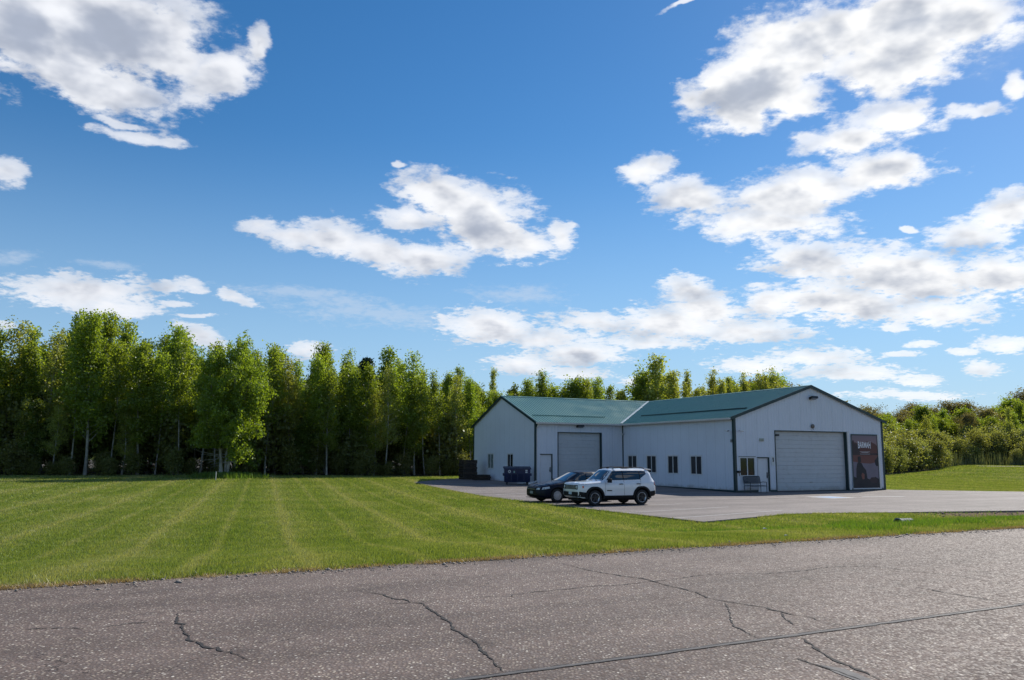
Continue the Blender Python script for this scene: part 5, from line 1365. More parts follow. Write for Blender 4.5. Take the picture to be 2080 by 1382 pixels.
def leaf_quads(C, size, rng, flat=0.0):
    n = len(C)
    nrm = rng.normal(size=(n, 3)); nrm[:, 2] += flat; nrm /= np.linalg.norm(nrm, axis=1)[:, None]
    a = rng.normal(size=(n, 3)); u = np.cross(nrm, a); u /= np.linalg.norm(u, axis=1)[:, None]; v = np.cross(nrm, u)
    s = size * rng.uniform(0.6, 1.35, n)[:, None]; r = rng.uniform(0.5, 0.85, n)[:, None]
    V = np.stack([C + u * s, C + v * s * r, C - u * s * 0.8, C - v * s * r], 1).reshape(-1, 3)
    F = np.arange(4 * n).reshape(n, 4)
    return V, F
def tube_np(pts, rad, k=5):
    """returns V,F quads"""
    pts = np.asarray(pts, float); n = len(pts); V = []
    for i in range(n):
        d = pts[min(i + 1, n - 1)] - pts[max(i - 1, 0)]; d /= np.linalg.norm(d) + 1e-9
        a = np.array([1.0, 0, 0]) if abs(d[0]) < 0.8 else np.array([0, 1.0, 0])
        u = np.cross(d, a); u /= np.linalg.norm(u); v = np.cross(d, u)
        for j in range(k):
            t = 2 * math.pi * j / k; V.append(pts[i] + (u * math.cos(t) + v * math.sin(t)) * rad[i])
    F = [(i * k + j, i * k + (j + 1) % k, (i + 1) * k + (j + 1) % k, (i + 1) * k + j) for i in range(n - 1) for j in range(k)]
    return np.array(V), np.array(F)
class Wood:
    def __init__(s): s.V = []; s.F = []; s.n = 0
    def add(s, pts, rad, k=5):
        V, F = tube_np(pts, rad, k); s.V.append(V); s.F.append(F + s.n); s.n += len(V)
    def mesh(s, name, mt): return mesh_np(name, np.concatenate(s.V), np.concatenate(s.F), [mt], smooth=True)

def make_tree(seed, h=12.0, cb=0.35, spread=1.9, nbr=34, elev=(25, 60), nleaf=5200, size=0.15, sig=0.34, prof='poplar', r0=0.13, sparse=0.0, lean=0.02, trunks=1, tw=3):
    rng = np.random.default_rng(seed); wd = Wood(); C = []
    for tk in range(trunks):
        n = 9; zz = np.linspace(0, h * (1 if tk == 0 else rng.uniform(0.75, 0.95)), n)
        ax, ay = rng.normal(0, lean, 2) + (rng.normal(0, 0.10, 2) if trunks > 1 else 0)
        ph = rng.uniform(0, 6, 2)
        bx = ax * zz + 0.12 * np.sin(zz * 0.5 + ph[0]) - 0.12 * np.sin(ph[0]); by = ay * zz + 0.12 * np.sin(zz * 0.43 + ph[1]) - 0.12 * np.sin(ph[1])
        tr = np.stack([bx, by, zz], 1)
        rr = r0 * (1 - zz / zz[-1]) ** 0.8 * 0.92 + 0.012; rr[0] *= 1.35
        wd.add(tr, rr, 7)
        az0 = rng.uniform(0, 6.28); ht = zz[-1]
        for b in range(nbr):
            u = (b + rng.uniform(0, 1)) / nbr
            z0 = ht * (cb + (0.98 - cb) * u)
            if prof == 'poplar': L = spread * (0.35 + 0.65 * math.sin(math.pi * min(1, 0.28 + 0.80 * u)) ** 0.8) * (1 - 0.35 * u)
            elif prof == 'round': L = spread * max(0.25, math.sqrt(max(0, 1 - (2 * (u - 0.42)) ** 2 * 0.85)))
            elif prof == 'cone': L = spread * (1.02 - u)
            else: L = spread * (0.5 + 0.5 * (1 - u))
            L *= rng.uniform(0.65, 1.2)
            a = az0 + b * 2.399 + rng.uniform(-0.4, 0.4); e = R(rng.uniform(*elev)) * (0.7 + 0.6 * u)
            if prof == 'cone': e = R(-18 + 22 * u)
            p0 = np.array([np.interp(z0, zz, bx), np.interp(z0, zz, by), z0])
            d = np.array([math.cos(a) * math.cos(e), math.sin(a) * math.cos(e), math.sin(e)])
            pts = [p0]; m = 4
            for k in range(1, m + 1):
                d = d + rng.normal(0, 0.10, 3) + np.array([0, 0, 0.06 if prof != 'cone' else 0.02]); d /= np.linalg.norm(d)
                pts.append(pts[-1] + d * L / m)
            pts = np.array(pts); rb = r0 * (0.34 - 0.2 * u)
            wd.add(pts, np.linspace(rb, 0.008, m + 1), 3)
            if rng.uniform() < sparse: continue
            dens = rng.uniform(0.4, 1.4)
            nc = int(nleaf / trunks / nbr * dens * (0.5 + L / spread))
            kk = rng.uniform(0.30, 1.0, nc) ** 0.75
            base = np.stack([np.interp(kk * m, np.arange(m + 1), pts[:, j]) for j in range(3)], 1)
            # twigs: few sub clumps so that gaps stay open
            ncl = max(3, int(5 + L * tw)); ck = rng.uniform(0.3, 1.0, ncl); cc = np.stack([np.interp(ck * m, np.arange(m + 1), pts[:, j]) for j in range(3)], 1) + rng.normal(0, sig * 0.9, (ncl, 3)) * np.array([1, 1, 0.8])
            w_ = rng.integers(0, ncl, nc)
            P = cc[w_] * 0.75 + base * 0.25 + rng.normal(0, sig * 0.55, (nc, 3))
            if prof == 'cone': P = base + rng.normal(0, 1, (nc, 3)) * np.array([0.20, 0.20, 0.09]) - np.array([0, 0, 0.12])
            C.append(P)
    C = np.concatenate(C)
    C = C[np.linalg.norm(C[:, :2] - np.median(C[:, :2], 0), axis=1) < spread * 1.55]
    V, F = leaf_quads(C, size, rng)
    return wd, V, F

LIB = {}
def lib(kind, n, leafm, barkm, **kw):
    L = []
    for i in range(n):
        wd, V, F = make_tree(hash_(kind) + i * 17, **kw)
        L.append((wd.mesh(kind + '_trunk', barkm), mesh_np(kind + '_crown', V, F, [leafm]), kw.get('h', 12.0)))
    LIB[kind] = L
def hash_(s): return sum((i + 1) * ord(c) for i, c in enumerate(s)) % 9973
lib('aspen', 8, L_ASP, BARKP, h=12, cb=0.24, spread=1.9, nbr=46, nleaf=8200, size=0.098, sig=0.40, r0=0.105)
lib('green_aspen', 5, L_MAP, BARKP, h=12, cb=0.20, spread=2.1, nbr=46, nleaf=9500, size=0.098, sig=0.40, r0=0.11)
lib('pale_aspen', 4, L_YEL, BARKP, h=12, cb=0.28, spread=2.0, nbr=42, nleaf=5600, size=0.088, sig=0.40, sparse=0.10, r0=0.10)
lib('tall_aspen', 5, L_ASP, BARKP, h=12, cb=0.38, spread=1.6, nbr=40, nleaf=5200, size=0.098, sig=0.42, r0=0.06, lean=0.03)
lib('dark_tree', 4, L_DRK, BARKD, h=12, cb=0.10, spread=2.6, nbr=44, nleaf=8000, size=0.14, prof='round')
lib('spruce', 2, L_SPR, BARKD, h=12, cb=0.08, spread=2.1, nbr=110, nleaf=9000, size=0.13, prof='cone', tw=2)
lib('oak', 4, L_OAK, BARKD, h=9, cb=0.28, spread=3.0, nbr=40, nleaf=8200, size=0.092, sig=0.48, prof='round', r0=0.17)
lib('maple', 4, L_MAP, BARKD, h=9, cb=0.15, spread=2.5, nbr=44, nleaf=10500, size=0.105, sig=0.46, prof='round', r0=0.15)
lib('poplar', 4, L_YEL, BARKP, h=10, cb=0.10, spread=1.4, nbr=46, elev=(40, 70), nleaf=5200, size=0.088, sig=0.30, prof='taper')
lib('willow_shrub', 5, L_WIL, BARKD, h=3.4, cb=0.10, spread=1.5, nbr=26, elev=(35, 70), nleaf=4200, size=0.072, sig=0.30, prof='round', r0=0.05, trunks=4, tw=4)
lib('undergrowth_shrub', 6, L_BRU, BARKD, h=2.6, cb=0.10, spread=1.1, nbr=20, elev=(30, 70), nleaf=2400, size=0.085, sig=0.28, prof='round', r0=0.03, trunks=4, tw=3)

def place_tree(kind, x, y, h, rng, label, cat, group, wide=1.0, dz=0.0, i=None):
    tm, cm, h0 = LIB[kind][rng.randrange(len(LIB[kind])) if i is None else i]
    o = empty(kind if kind.endswith(('shrub',)) else kind.replace('dark_tree', 'leafy_tree').replace('green_aspen', 'aspen_tree').replace('pale_aspen', 'pale_aspen_tree').replace('aspen', 'aspen') , (x, y, gzf(x, y) - 0.05 + dz), rng.uniform(0, 6.28))
    k = h / h0; kw = wide * k * rng.uniform(0.88, 1.12)
    kw = min(max(kw, 0.6), 1.9)
    o.scale = (kw, kw, k)
    if 'shrub' not in kind: o.rotation_euler = (R(rng.gauss(0, 2.2)), R(rng.gauss(0, 2.2)), rng.uniform(0, 6.28))
    link('stems' if 'shrub' in kind else 'trunk', tm, o); link('leaves' if 'shrub' in kind else 'crown', cm, o)
    tag(o, label, cat, group)
    return o
ST = np.array(SKYL)
def sky_h(x, y):
    """height that reaches the skyline seen from the viewpoint"""
    return CAM_H + y * float(np.interp(x / y, ST[:, 0], ST[:, 1])) - gzf(x, y)
rt = random.Random(42)
NAMES = {'tall_aspen': 'aspen_tree', 'aspen': 'aspen_tree', 'green_aspen': 'aspen_tree', 'pale_aspen': 'aspen_tree', 'dark_tree': 'leafy_tree', 'spruce': 'spruce_tree', 'oak': 'oak_tree', 'maple': 'maple_tree', 'poplar': 'poplar_tree', 'willow_shrub': 'willow_shrub', 'undergrowth_shrub': 'shrub'}
def ren(o, kind): o.name = NAMES[kind]; return o
LBL = {'aspen': 'slender green aspen with a pale bare lower trunk in the wood beyond the lawn',
       'green_aspen': 'full bright green aspen in the wood beyond the lawn',
       'pale_aspen': 'thin pale yellow-green aspen in the wood beyond the lawn',
       'dark_tree': 'dark leafy tree low in the shade of the wood beyond the lawn',
       'spruce': 'dark spruce between the aspens beyond the lawn'}
LAND = [(-9, 'at the far left edge'), (-0.585, 'beside the white-trunked pair at the left'), (-0.53, 'left of the tall left-hand group'), (-0.475, 'in the tall left-hand group'), (-0.425, 'well left of the bushy tree'), (-0.385, 'just left of the bushy tree'),
        (-0.345, 'behind the bushy tree'), (-0.29, 'just right of the bushy tree'), (-0.255, 'midway between bushy tree and spruce'), (-0.215, 'just left of the spruce'), (-0.17, 'just right of the spruce'), (-0.125, 'well right of the spruce'), (-0.085, 'left of the pallet stack'), (-0.055, 'beside the wing wall'), (-0.02, 'behind the wing roof')]
def zone(x, y):
    p = x / y; r = LAND[0][1]
    for a, b in LAND:
        if p >= a: r = b
    return r
def left_label(kind, row, x, y):
    w1 = {'aspen': 'slender green aspen', 'tall_aspen': 'long-trunked high-crowned aspen', 'green_aspen': 'full bright green aspen', 'pale_aspen': 'thin pale yellow-green aspen', 'dark_tree': 'low dark leafy tree', 'spruce': 'dark narrow spruce'}[kind]
    w2 = 'in front' if row == 0 else 'one row back' if row == 1 else 'deep in the wood'
    return '%s %s %s' % (w1, w2, zone(x, y))
# rows of the wood behind the lawn, front row first
x = -52.0; row_sp = [1.25, 1.6, 2.1, 2.4, 2.8]
for row in range(5):
    x = -56.0 + row
    while x < -1.0:
        y = wood_edge(x) + 1.4 + row * 3.2 + rt.uniform(-0.9, 0.9)
        hs_ = sky_h(x, y)
        if row == 0:
            kind = rt.choices(['aspen', 'green_aspen', 'pale_aspen', 'dark_tree', 'tall_aspen'], [3.0, 2.4, 3.0, 0.6, 3.0])[0]; hh = hs_ * rt.choice((rt.uniform(0.30, 0.55), rt.uniform(0.62, 0.85), rt.uniform(0.80, 1.0)))
        elif row == 1:
            kind = rt.choices(['aspen', 'green_aspen', 'pale_aspen', 'dark_tree', 'tall_aspen'], [3, 3, 1.5, 1, 3.5])[0]; hh = hs_ * rt.uniform(0.70, 1.02)
        elif row == 2:
            kind = rt.choices(['aspen', 'green_aspen', 'dark_tree'], [4, 4, 2])[0]; hh = hs_ * rt.uniform(0.82, 1.05)
        else:
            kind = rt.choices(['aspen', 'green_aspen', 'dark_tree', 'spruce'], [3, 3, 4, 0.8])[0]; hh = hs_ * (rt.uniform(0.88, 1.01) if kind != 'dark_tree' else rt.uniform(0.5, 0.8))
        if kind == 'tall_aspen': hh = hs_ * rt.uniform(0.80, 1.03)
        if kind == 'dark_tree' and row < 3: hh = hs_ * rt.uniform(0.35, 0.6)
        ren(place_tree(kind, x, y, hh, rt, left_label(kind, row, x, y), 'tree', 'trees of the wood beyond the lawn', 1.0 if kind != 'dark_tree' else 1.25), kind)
        x += row_sp[row] * rt.uniform(0.7, 1.3)
# a screen of low, dark young trees deeper in
for row in range(2):
    x = -62.0
    while x < 4:
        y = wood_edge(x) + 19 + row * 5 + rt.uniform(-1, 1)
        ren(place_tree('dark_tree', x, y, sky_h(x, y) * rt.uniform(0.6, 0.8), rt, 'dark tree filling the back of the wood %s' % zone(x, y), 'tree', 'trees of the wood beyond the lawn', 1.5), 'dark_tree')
        x += 3.6 * rt.uniform(0.8, 1.2)
# named trees that stand out
def special(kind, px_tan, y, htan, lab, wide=1.0, i=None):
    x = px_tan * y; return ren(place_tree(kind, x, y, CAM_H + y * htan - gzf(x, y), rt, lab, 'tree', None, wide, 0, i), kind)
special('spruce', -0.173, 78, 0.124, 'dark pointed spruce rising above the aspens left of the wing', 1.3)
special('pale_aspen', -0.603, 70, 0.160, 'pale yellow-green aspen with two white trunks at the left end of the wood', 1.15)
special('green_aspen', -0.2299, 74, 0.134, 'tall round-topped green aspen on the skyline left of the spruce', 0.95)
special('green_aspen', -0.1481, 78, 0.128, 'broad green aspen on the skyline just right of the spruce', 1.2)
special('poplar', -0.0268, 92, 0.1035, 'very thin lone poplar top above the trees left of the wing roof', 0.55)

# undergrowth along the front edge
x = -56.0
while x < -2:
    fr = rt.random() < 0.4; y = wood_edge(x) + (rt.uniform(-0.5, 0.9) if fr else rt.uniform(0.8, 6.5))
    o = ren(place_tree('undergrowth_shrub', x, y, rt.uniform(0.7, 2.4) if fr else rt.choice((rt.uniform(1.0, 2.2), rt.uniform(2.0, 4.5), rt.uniform(3.5, 6.0))), rt, 'brownish green shrub at the wood edge %s' % zone(x, y), 'shrub', 'undergrowth shrubs along the wood edge', 1.1), 'undergrowth_shrub')
    x += rt.uniform(0.38, 0.85)

# broad bushy tree standing out in front of the wood
rngb = np.random.default_rng(77); wd = Wood(); C = []
stems = [((-0.35, 0, 0), (-0.6, 0.1, 11.4)), ((0.15, 0.1, 0), (1.1, -0.3, 12.6)), ((0.4, -0.1, 0), (2.6, 0.2, 10.2)), ((-0.1, -0.2, 0), (-2.3, -0.4, 10.8))]
for si, (a, b) in enumerate(stems):
    a = np.array(a); b = np.array(b); zz = np.linspace(0, 1, 9)[:, None]
    ctl = a + (b - a) * zz * np.array([1, 1, 1]); ctl[:, 0] = a[0] + (b[0] - a[0]) * zz[:, 0] ** 1.4
    wd.add(ctl, 0.15 * (1 - zz[:, 0]) ** 0.8 + 0.02, 7)
    nb = 44
    for k in range(nb):
        u = 0.14 + 0.84 * (k + rngb.uniform()) / nb
        p0 = np.array([np.interp(u, zz[:, 0], ctl[:, j]) for j in range(3)])
        L = 3.6 * max(0.2, math.sqrt(max(0, 1 - ((u - 0.40) / 0.62) ** 2))) * rngb.uniform(0.6, 1.1)
        az_ = rngb.uniform(0, 6.28); e = R(-6 + 55 * u) + rngb.normal(0, 0.1)
        d = np.array([math.cos(az_) * math.cos(e), math.sin(az_) * math.cos(e), math.sin(e)]); pts = [p0]
        for _ in range(4):
            d = d + rngb.normal(0, 0.1, 3) + np.array([0, 0, -0.015]); d /= np.linalg.norm(d); pts.append(pts[-1] + d * L / 4)
        pts = np.array(pts); wd.add(pts, np.linspace(0.05 * (1 - u * 0.6), 0.008, 5), 3)
        nc = int(300 * rngb.uniform(0.4, 1.35) * (L / 2.6 + 0.2)); ncl = int(6 + L * 3)
        ck = rngb.uniform(0.25, 1.0, ncl); cc = np.stack([np.interp(ck * 4, np.arange(5), pts[:, j]) for j in range(3)], 1) + rngb.normal(0, 0.34, (ncl, 3))
        C.append(cc[rngb.integers(0, ncl, nc)] + rngb.normal(0, 0.19, (nc, 3)))
C = np.concatenate(C); C = C[C[:, 2] > 1.6 + 1.2 * (C[:, 0] < 0.6) - 0.9 * (C[:, 0] > 1.6)]
V_, F_ = leaf_quads(C, 0.105, rngb)
bx_, by_ = -22.9, 64.8
bt = empty('maple_tree', (bx_, by_, gzf(bx_, by_) - 0.05)); tag(bt, 'broad bushy bright green tree with several trunks standing in front of the wood', 'tree')
link('trunk', wd.mesh('maple_trunk', BARKP), bt); link('crown', mesh_np('maple_crown', V_, F_, [L_MAP]), bt)
bt.scale = (0.74, 0.74, 0.85)

# trees behind the building and to the right
behind = []
BK = 'trees behind the building'
x = -3.0
while x < 34:
    y = wood_edge(x) + 14 + rt.uniform(-2, 3)
    kind = rt.choices(['green_aspen', 'aspen', 'maple', 'pale_aspen', 'poplar'], [3, 3, 2, 1.5, 0.8] if x / y < 0.14 else [0.8, 1, 1, 2, 5])[0]
    ren(place_tree(kind, x, y, sky_h(x, y) * rt.uniform(0.86, 0.99), rt, {'green_aspen': 'green aspen', 'aspen': 'slender aspen', 'maple': 'round green maple', 'pale_aspen': 'pale sparse aspen', 'poplar': 'pointed yellow-green poplar'}[kind] + (' showing above the wing roof' if x / y < 0.16 else ' showing above the long roof of the main block'), 'tree', BK), kind)
    x += rt.uniform(1.0, 1.9)
x = -4.0
while x < 46:
    y = wood_edge(x) + 20 + rt.uniform(-2, 3)
    kind = rt.choices(['green_aspen', 'dark_tree', 'maple'], [3, 2, 2])[0]
    ren(place_tree(kind, x, y, sky_h(x, y) * rt.uniform(0.80, 0.95), rt, {'green_aspen': 'green aspen', 'dark_tree': 'dark leafy tree', 'maple': 'round green maple'}[kind] + ' in the far row behind the building', 'tree', BK), kind)
    x += rt.uniform(1.8, 2.8)
special('poplar', 0.177, 92, 0.1205, 'tallest pale feathery poplar above the middle of the roof', 1.5)
special('poplar', 0.2051, 92, 0.102, 'yellow-green poplar right of the tallest poplar', 1.0)
special('poplar', 0.2234, 96, 0.103, 'thin see-through poplar above the main roof', 0.8)
special('poplar', 0.2525, 96, 0.101, 'pointed poplar above the middle of the main roof', 0.9)
special('poplar', 0.283, 98, 0.096, 'pointed poplar above the right half of the main roof', 0.8)
special('poplar', 0.3017, 98, 0.099, 'three-topped poplar close to the right end of the ridge', 0.9)
special('poplar', 0.3252, 98, 0.103, 'last tall poplar left of the gable peak', 0.85)

for k in range(15):
    tn = 0.165 + 0.0145 * k + rt.uniform(-0.004, 0.004)
    ren(place_tree('poplar', tn * 97, 97 + rt.uniform(-2, 2), sky_h(tn * 97, 97) * rt.uniform(0.84, 0.99), rt, 'feathery yellow-green poplar spire behind the main roof', 'tree', BK, rt.uniform(0.6, 0.95)), 'poplar')

# right-hand wood
RW = 'trees of the wood at the right'
for row, (dy, fh, sp_) in enumerate([(12, 0.80, 3.0), (17, 0.93, 3.2), (23, 1.0, 3.4), (29, 0.97, 4.0)]):
    x = 30.0 + row
    while x < 125:
        y = wood_edge(x) + dy + rt.uniform(-1.5, 1.5)
        kind = rt.choices(['maple', 'oak', 'aspen', 'green_aspen'], [[4, 1.5, 1.5, 1.5], [3, 3, 1, 1], [2, 5, 0.6, 1], [2, 4, 1, 1]][row])[0]
        z1 = ' behind the willows beside the banner' if x / y < 0.51 else ' above the green rise' if x / y < 0.58 else ' at the right edge'
        ren(place_tree(kind, x, y, sky_h(x, y) * fh * rt.uniform(0.80, 1.0), rt, {'maple': 'bright green maple', 'oak': 'brownish budding oak', 'aspen': 'green aspen', 'green_aspen': 'full green aspen'}[kind] + z1 + (' near the front' if row < 2 else ' far back'), 'tree', RW, 1.25), kind)
        x += sp_ * rt.uniform(0.75, 1.25)
x = 32.0
while x < 118:
    y = wood_edge(x) + 8.5 + rt.uniform(-2.5, 2)
    kk = rt.choices(['pale_aspen', 'tall_aspen', 'poplar', 'oak'], [3, 2, 2, 2])[0]
    ren(place_tree(kk, x, y, sky_h(x, y) * rt.uniform(0.45, 0.86), rt, {'pale_aspen': 'thin pale young aspen', 'tall_aspen': 'slim long-trunked aspen', 'poplar': 'narrow yellow-green poplar', 'oak': 'small brownish oak'}[kk] + ' sticking out of the willows' + (' near the banner' if x / y < 0.5 else ' above the rise' if x / y < 0.57 else ' at the right edge'), 'tree', RW, 1.0), kk)
    x += rt.uniform(1.6, 3.2)
for row in range(4):
    x = 34.0 + row * 0.7
    while x < 100:
        y = wood_edge(x) + 1.5 + row * 2.4 + rt.uniform(-0.8, 0.8)
        z1 = ' hidden by the banner wall' if x / y < 0.455 else ' right beside the banner wall' if x / y < 0.475 else ' left of the green rise' if x / y < 0.505 else ' at the foot of the green rise' if x / y < 0.54 else ' behind the green rise'
        ren(place_tree('willow_shrub', x, y, rt.uniform(1.6, 4.3) + row * 0.35, rt, 'grey-green willow shrub' + z1 + (' in front' if row < 2 else ' further back'), 'shrub', 'willow shrubs at the right', 1.3), 'willow_shrub')
        x += rt.uniform(1.3, 3.4)
def mass(name, pts, libkeys, label, cat, hfun):
    """many trees read as one mass: one object, joined"""
    Vs = []; Fs = []; n = 0
    for (x, y) in pts:
        tm, cm, h0 = LIB[rt.choice(libkeys)][0]
        a = np.empty(len(cm.vertices) * 3, np.float32); cm.vertices.foreach_get('co', a); a = a.reshape(-1, 3)
        a = a.reshape(-1, 4, 3)[::5].reshape(-1, 3); k = hfun(x, y) / h0
        cen = a.reshape(-1, 4, 3).mean(1, keepdims=True); a = ((a.reshape(-1, 4, 3) - cen) * 2.6 + cen).reshape(-1, 3)
        a = a * np.array([k * 1.9, k * 1.9, k]) + np.array([x, y, gzf(x, y)])
        Vs.append(a); Fs.append(np.arange(len(a)).reshape(-1, 4) + n); n += len(a)
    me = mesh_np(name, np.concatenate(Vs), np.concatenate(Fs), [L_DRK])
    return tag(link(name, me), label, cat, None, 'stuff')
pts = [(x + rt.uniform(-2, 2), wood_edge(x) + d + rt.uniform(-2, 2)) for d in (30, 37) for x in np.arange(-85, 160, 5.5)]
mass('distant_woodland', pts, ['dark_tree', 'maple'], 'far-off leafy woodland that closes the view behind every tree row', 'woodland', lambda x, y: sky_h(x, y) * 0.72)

# tall weeds behind the rise at the right, reeds
def blades(name, X_, Y_, hgt, wdt, lean, mt, label, cat, zoff=0.0, rs=3):
    rg_ = np.random.default_rng(rs); n = len(X_)
    Z_ = gz(X_, Y_) + zoff
    a = rg_.uniform(0, 2 * math.pi, n); ux, uy = np.cos(a), np.sin(a)
    H = hgt * rg_.uniform(0.5, 1.25, n); W = wdt * rg_.uniform(0.7, 1.3, n); la = rg_.uniform(0, 2 * math.pi, n); ll = H * lean * rg_.uniform(0.2, 1.2, n)
    V = np.empty((n, 3, 3)); V[:, 0] = np.stack([X_ - ux * W, Y_ - uy * W, Z_ - 0.01], 1); V[:, 1] = np.stack([X_ + ux * W, Y_ + uy * W, Z_ - 0.01], 1)
    V[:, 2] = np.stack([X_ + np.cos(la) * ll, Y_ + np.sin(la) * ll, Z_ + H], 1)
    me = mesh_np(name, V.reshape(-1, 3), np.arange(3 * n).reshape(n, 3), [mt])
    return tag(link(name, me), label, cat, None, 'stuff')
G_GR = leaf_mat('grass_blades', (0.085, 0.122, 0.010), (0.165, 0.190, 0.028), 0.35, 0.0)
G_DRY = leaf_mat('dry_grass', (0.26, 0.19, 0.11), (0.42, 0.34, 0.21), 0.25, 0.0)
G_WEED = leaf_mat('weeds', (0.055, 0.125, 0.012), (0.12, 0.2, 0.026), 0.4, 0.0)
G_REED = leaf_mat('reed_stems', (0.10, 0.125, 0.05), (0.19, 0.20, 0.10), 0.3, 0.0)
rg_ = np.random.default_rng(9)
n = 7000; X_ = rg_.uniform(52, 100, n); Y_ = np.interp(X_, [40.5, 48.6, 60, 100], [88.5, 96.5, 106, 112]) + rg_.uniform(1, 9, n)
blades('tall_reeds', X_, Y_, 1.7, 0.035, 0.15, G_REED, 'tall pale green reeds behind the gravel lane at the right', 'reeds')

# lawn blades, denser and finer close to the road
def lawn_points(n, d0, d1, rs, amin=-0.72, amax=0.75):
    rg_ = np.random.default_rng(rs)
    out = []
    tot = 0
    while tot < n:
        m = n * 2; th = rg_.uniform(amin, amax, m); r = np.exp(rg_.uniform(math.log(d0), math.log(d1), m))
        x = r * np.tan(th); y = r
        sd = road_d(x, y); s, t_2 = local_s(x, y), local_t(x, y)
        k = (sd > 0.08 + 0.10 * np.sin(x * 3.1)) & ~in_poly(s, t_2, LOT) & (y > 6)
        bsl = (dist_poly(s, t_2, LOT) < 3.1 + 1.0 * np.sin(s * 1.3) * np.sin(s * 0.47) + rg_.normal(0, 0.35, m)) & (s + rg_.normal(0, 0.8, m) > -5.5) & (t_2 < -8); k &= ~(bsl & (rg_.uniform(size=m) < 0.995))
        out.append(np.stack([x[k], y[k], r[k]], 1)); tot += int(k.sum())
    return np.concatenate(out)[:n]
P1 = lawn_points(760000, 9.0, 72.0, 21)
dd = P1[:, 2]
P2 = lawn_points(120000, 55.0, 112.0, 22, 0.42, 0.75)
P2 = P2[np.array([P2[i, 1] < wood_edge(P2[i, 0]) + 1 for i in range(len(P2))])]
P1 = np.concatenate([P1, P2]); dd = P1[:, 2]
blades('grass', P1[:, 0], P1[:, 1], 0.038 + 0.0006 * dd, 0.0022 + 0.00040 * dd, 0.5, G_GR, 'short mown green grass of the lawn beyond the road', 'grass')
# straw at the road edge
n = 45000; u_ = rg_.uniform(-14, 45, n); o_ = rg_.gamma(1.6, 0.06, n) - 0.09
pk = (np.sin(u_ * 2.3) + np.sin(u_ * 5.7 + 1) + np.sin(u_ * 0.9 + 2)) / 3 + rg_.uniform(-0.6, 0.6, n) > 0.05; u_, o_ = u_[pk], o_[pk]
X_ = -6.03 + u_ * 0.8884 - o_ * 0.459; Y_ = 9.82 + u_ * 0.459 + o_ * 0.8884
blades('dry_verge_grass', X_, Y_, 0.040, 0.006, 1.3, G_DRY, 'dry straw-coloured grass along the road edge', 'grass', 0.015, 8)
n = 26000; u_ = rg_.uniform(-14, 45, n); o_ = rg_.gamma(2.2, 0.13, n) + 0.0
X_ = -6.03 + u_ * 0.8884 - o_ * 0.459; Y_ = 9.82 + u_ * 0.459 + o_ * 0.8884
blades('verge_grass', X_, Y_, 0.075, 0.006, 0.7, G_GR, 'longer uncut green grass along the road edge', 'grass', 0.01, 18)
# loose gravel and crumbs of asphalt along the road edge
def crumbs(name, X_, Y_, Z_, size, mt, label, rs):
    rg2 = np.random.default_rng(rs); n = len(X_)
    base = np.array([(1, 0, 0), (-1, 0, 0), (0, 1, 0), (0, -1, 0), (0, 0, 1), (0, 0, -0.4)], float)
    tri = np.array([(0, 2, 4), (2, 1, 4), (1, 3, 4), (3, 0, 4), (2, 0, 5), (1, 2, 5), (3, 1, 5), (0, 3, 5)])
    s_ = size * rg2.gamma(2.0, 0.5, n)[:, None, None]; jit = rg2.uniform(0.55, 1.3, (n, 6, 1)); a = rg2.uniform(0, 6.28, n)
    B = base[None] * jit * s_ * np.array([1.0, 0.8, 0.6]); x = B[..., 0] * np.cos(a)[:, None] - B[..., 1] * np.sin(a)[:, None]; y = B[..., 0] * np.sin(a)[:, None] + B[..., 1] * np.cos(a)[:, None]
    V = np.stack([x + X_[:, None], y + Y_[:, None], B[..., 2] + Z_[:, None]], 2).reshape(-1, 3)
    F = (tri[None] + (np.arange(n) * 6)[:, None, None]).reshape(-1, 3)
    return tag(link(name, mesh_np(name, V, F, [mt])), label, 'gravel', None, 'stuff')
STONE = pmat('loose_stone', (0.26, 0.23, 0.20), 0.9, var=0.5, vscale=30)
n = 7000; u_ = rg_.uniform(-14, 40, n); o_ = rg_.normal(-0.10, 0.16, n)
X_ = -6.03 + u_ * 0.8884 - o_ * 0.459; Y_ = 9.82 + u_ * 0.459 + o_ * 0.8884
crumbs('verge_gravel', X_, Y_, np.where(o_ < 0.03, 0.602, gz(X_, Y_) + 0.012), 0.011, STONE, 'loose gravel and asphalt crumbs scattered along the road edge', 3)
n = 2600; q_ = np.stack([rg_.uniform(-6, 30, n), rg_.uniform(-22, -15, n)], 1); dq = dist_poly(q_[:, 0], q_[:, 1], LOT); kq = (dq < 2.6) & ~in_poly(q_[:, 0], q_[:, 1], LOT); q_ = q_[kq]
X_ = KX + E1[0] * q_[:, 0] + E2[0] * q_[:, 1]; Y_ = KY + E1[1] * q_[:, 0] + E2[1] * q_[:, 1]
crumbs('soil_clods', X_, Y_, gz(X_, Y_) + 0.01, 0.035, pmat('dry_soil', (0.19, 0.145, 0.105), 0.95, var=0.4, vscale=8), 'dry soil clods and stones along the bare lot edge', 4)
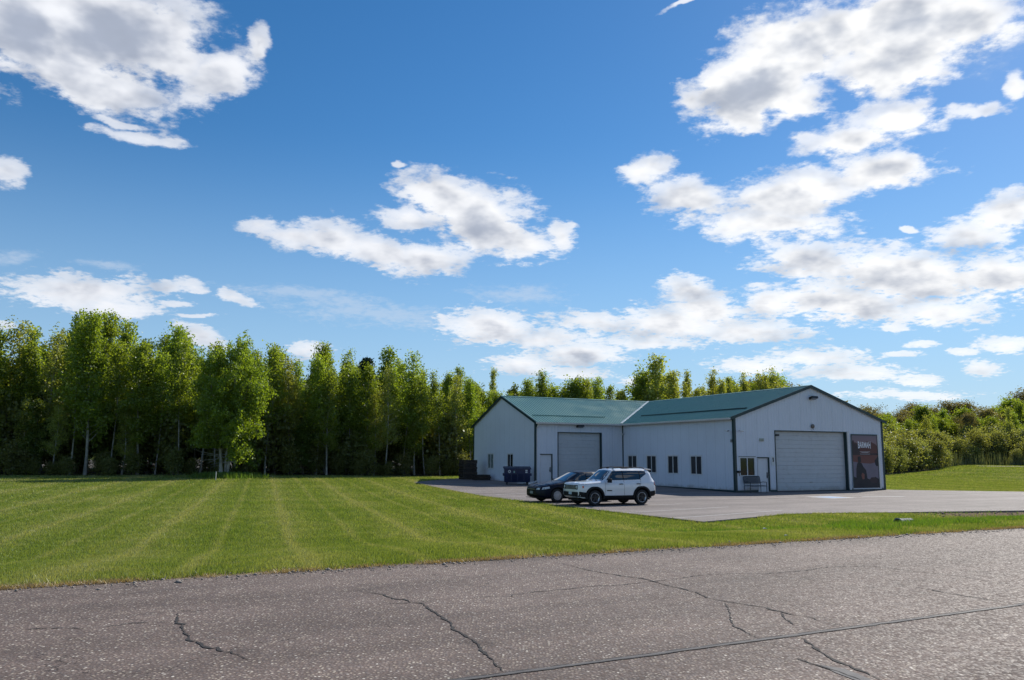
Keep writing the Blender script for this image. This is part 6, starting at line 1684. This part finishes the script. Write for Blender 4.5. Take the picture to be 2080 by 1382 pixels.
# weeds in the ditch at the right and along the lot edge
n = 42000; cl = rg_.uniform(0, 1, (260, 2)); ci = rg_.integers(0, 260, n)
u_ = 16 + cl[ci, 0] * 34 + rg_.normal(0, 0.30, n); o_ = 1.2 + cl[ci, 1] * 9.0 + rg_.normal(0, 0.30, n)
X_ = -6.03 + u_ * 0.8884 - o_ * 0.459; Y_ = 9.82 + u_ * 0.459 + o_ * 0.8884
k = ~in_poly(local_s(X_, Y_), local_t(X_, Y_), LOT) & ((dist_poly(local_s(X_, Y_), local_t(X_, Y_), LOT) > 3.2) | (rg_.uniform(size=n) < 0.05)); X_, Y_ = X_[k], Y_[k]
blades('ditch_weeds', X_, Y_, 0.12, 0.014, 0.8, G_WEED, 'rough leafy weeds in the shallow ditch between road and lot', 'weeds', 0, 31)
# tufts around the base of the bushy tree
n = 7000; a_ = rg_.uniform(0, 6.28, n); r_ = np.abs(rg_.normal(0, 0.9, n)); X_ = bx_ + 0.3 + r_ * np.cos(a_) * 1.5; Y_ = by_ - 0.2 + r_ * np.sin(a_)
blades('tree_base_weeds', X_, Y_, 0.42, 0.03, 0.5, G_WEED, 'clump of tall weeds at the foot of the bushy tree', 'weeds', 0, 33)
# ragged grass creeping over the lot edge
per = []
for i in list(range(0, 8)) + list(range(19, 22)):
    a = np.array(LOT[i]); b = np.array(LOT[i + 1]); L = np.linalg.norm(b - a); m = int(L * 260); u = rg_.uniform(0, 1, m); q_ = a + (b - a) * u[:, None]
    nn = np.array([-(b - a)[1], (b - a)[0]]) / L; q_ = q_ - nn * (rg_.gamma(1.5, 0.10, m) - 0.10)[:, None] * (1 if True else -1); per.append(q_)
per = np.concatenate(per); wx_ = KX + E1[0] * per[:, 0] + E2[0] * per[:, 1]; wy_ = KY + E1[1] * per[:, 0] + E2[1] * per[:, 1]
blades('lot_edge_grass', wx_, wy_, 0.10, 0.012, 0.6, G_GR, 'ragged grass along the edge of the parking lot', 'grass', 0.0, 35)
bpy.context.view_layer.update()
# labels shared by several things get a place in their row
from collections import defaultdict
by = defaultdict(list)
for o in COL.objects:
    if o.parent is None and 'label' in o.keys() and o.get('kind') is None: by[o['label']].append(o)
ORDN = ['leftmost', 'second from left', 'third from left', 'fourth from left', 'fifth from left', 'sixth from left', 'seventh from left', 'eighth from left', 'ninth from left', 'tenth from left', 'eleventh from left', 'twelfth from left']
for lab, L in by.items():
    if len(L) > 1 and len(lab.split()) <= 13:
        L.sort(key=lambda o: o.location.x / o.location.y)
        for i, o in enumerate(L):
            if i < len(ORDN): o['label'] = '%s, %s' % (lab, ORDN[i])
            else: o['label'] = lab + ', further right'
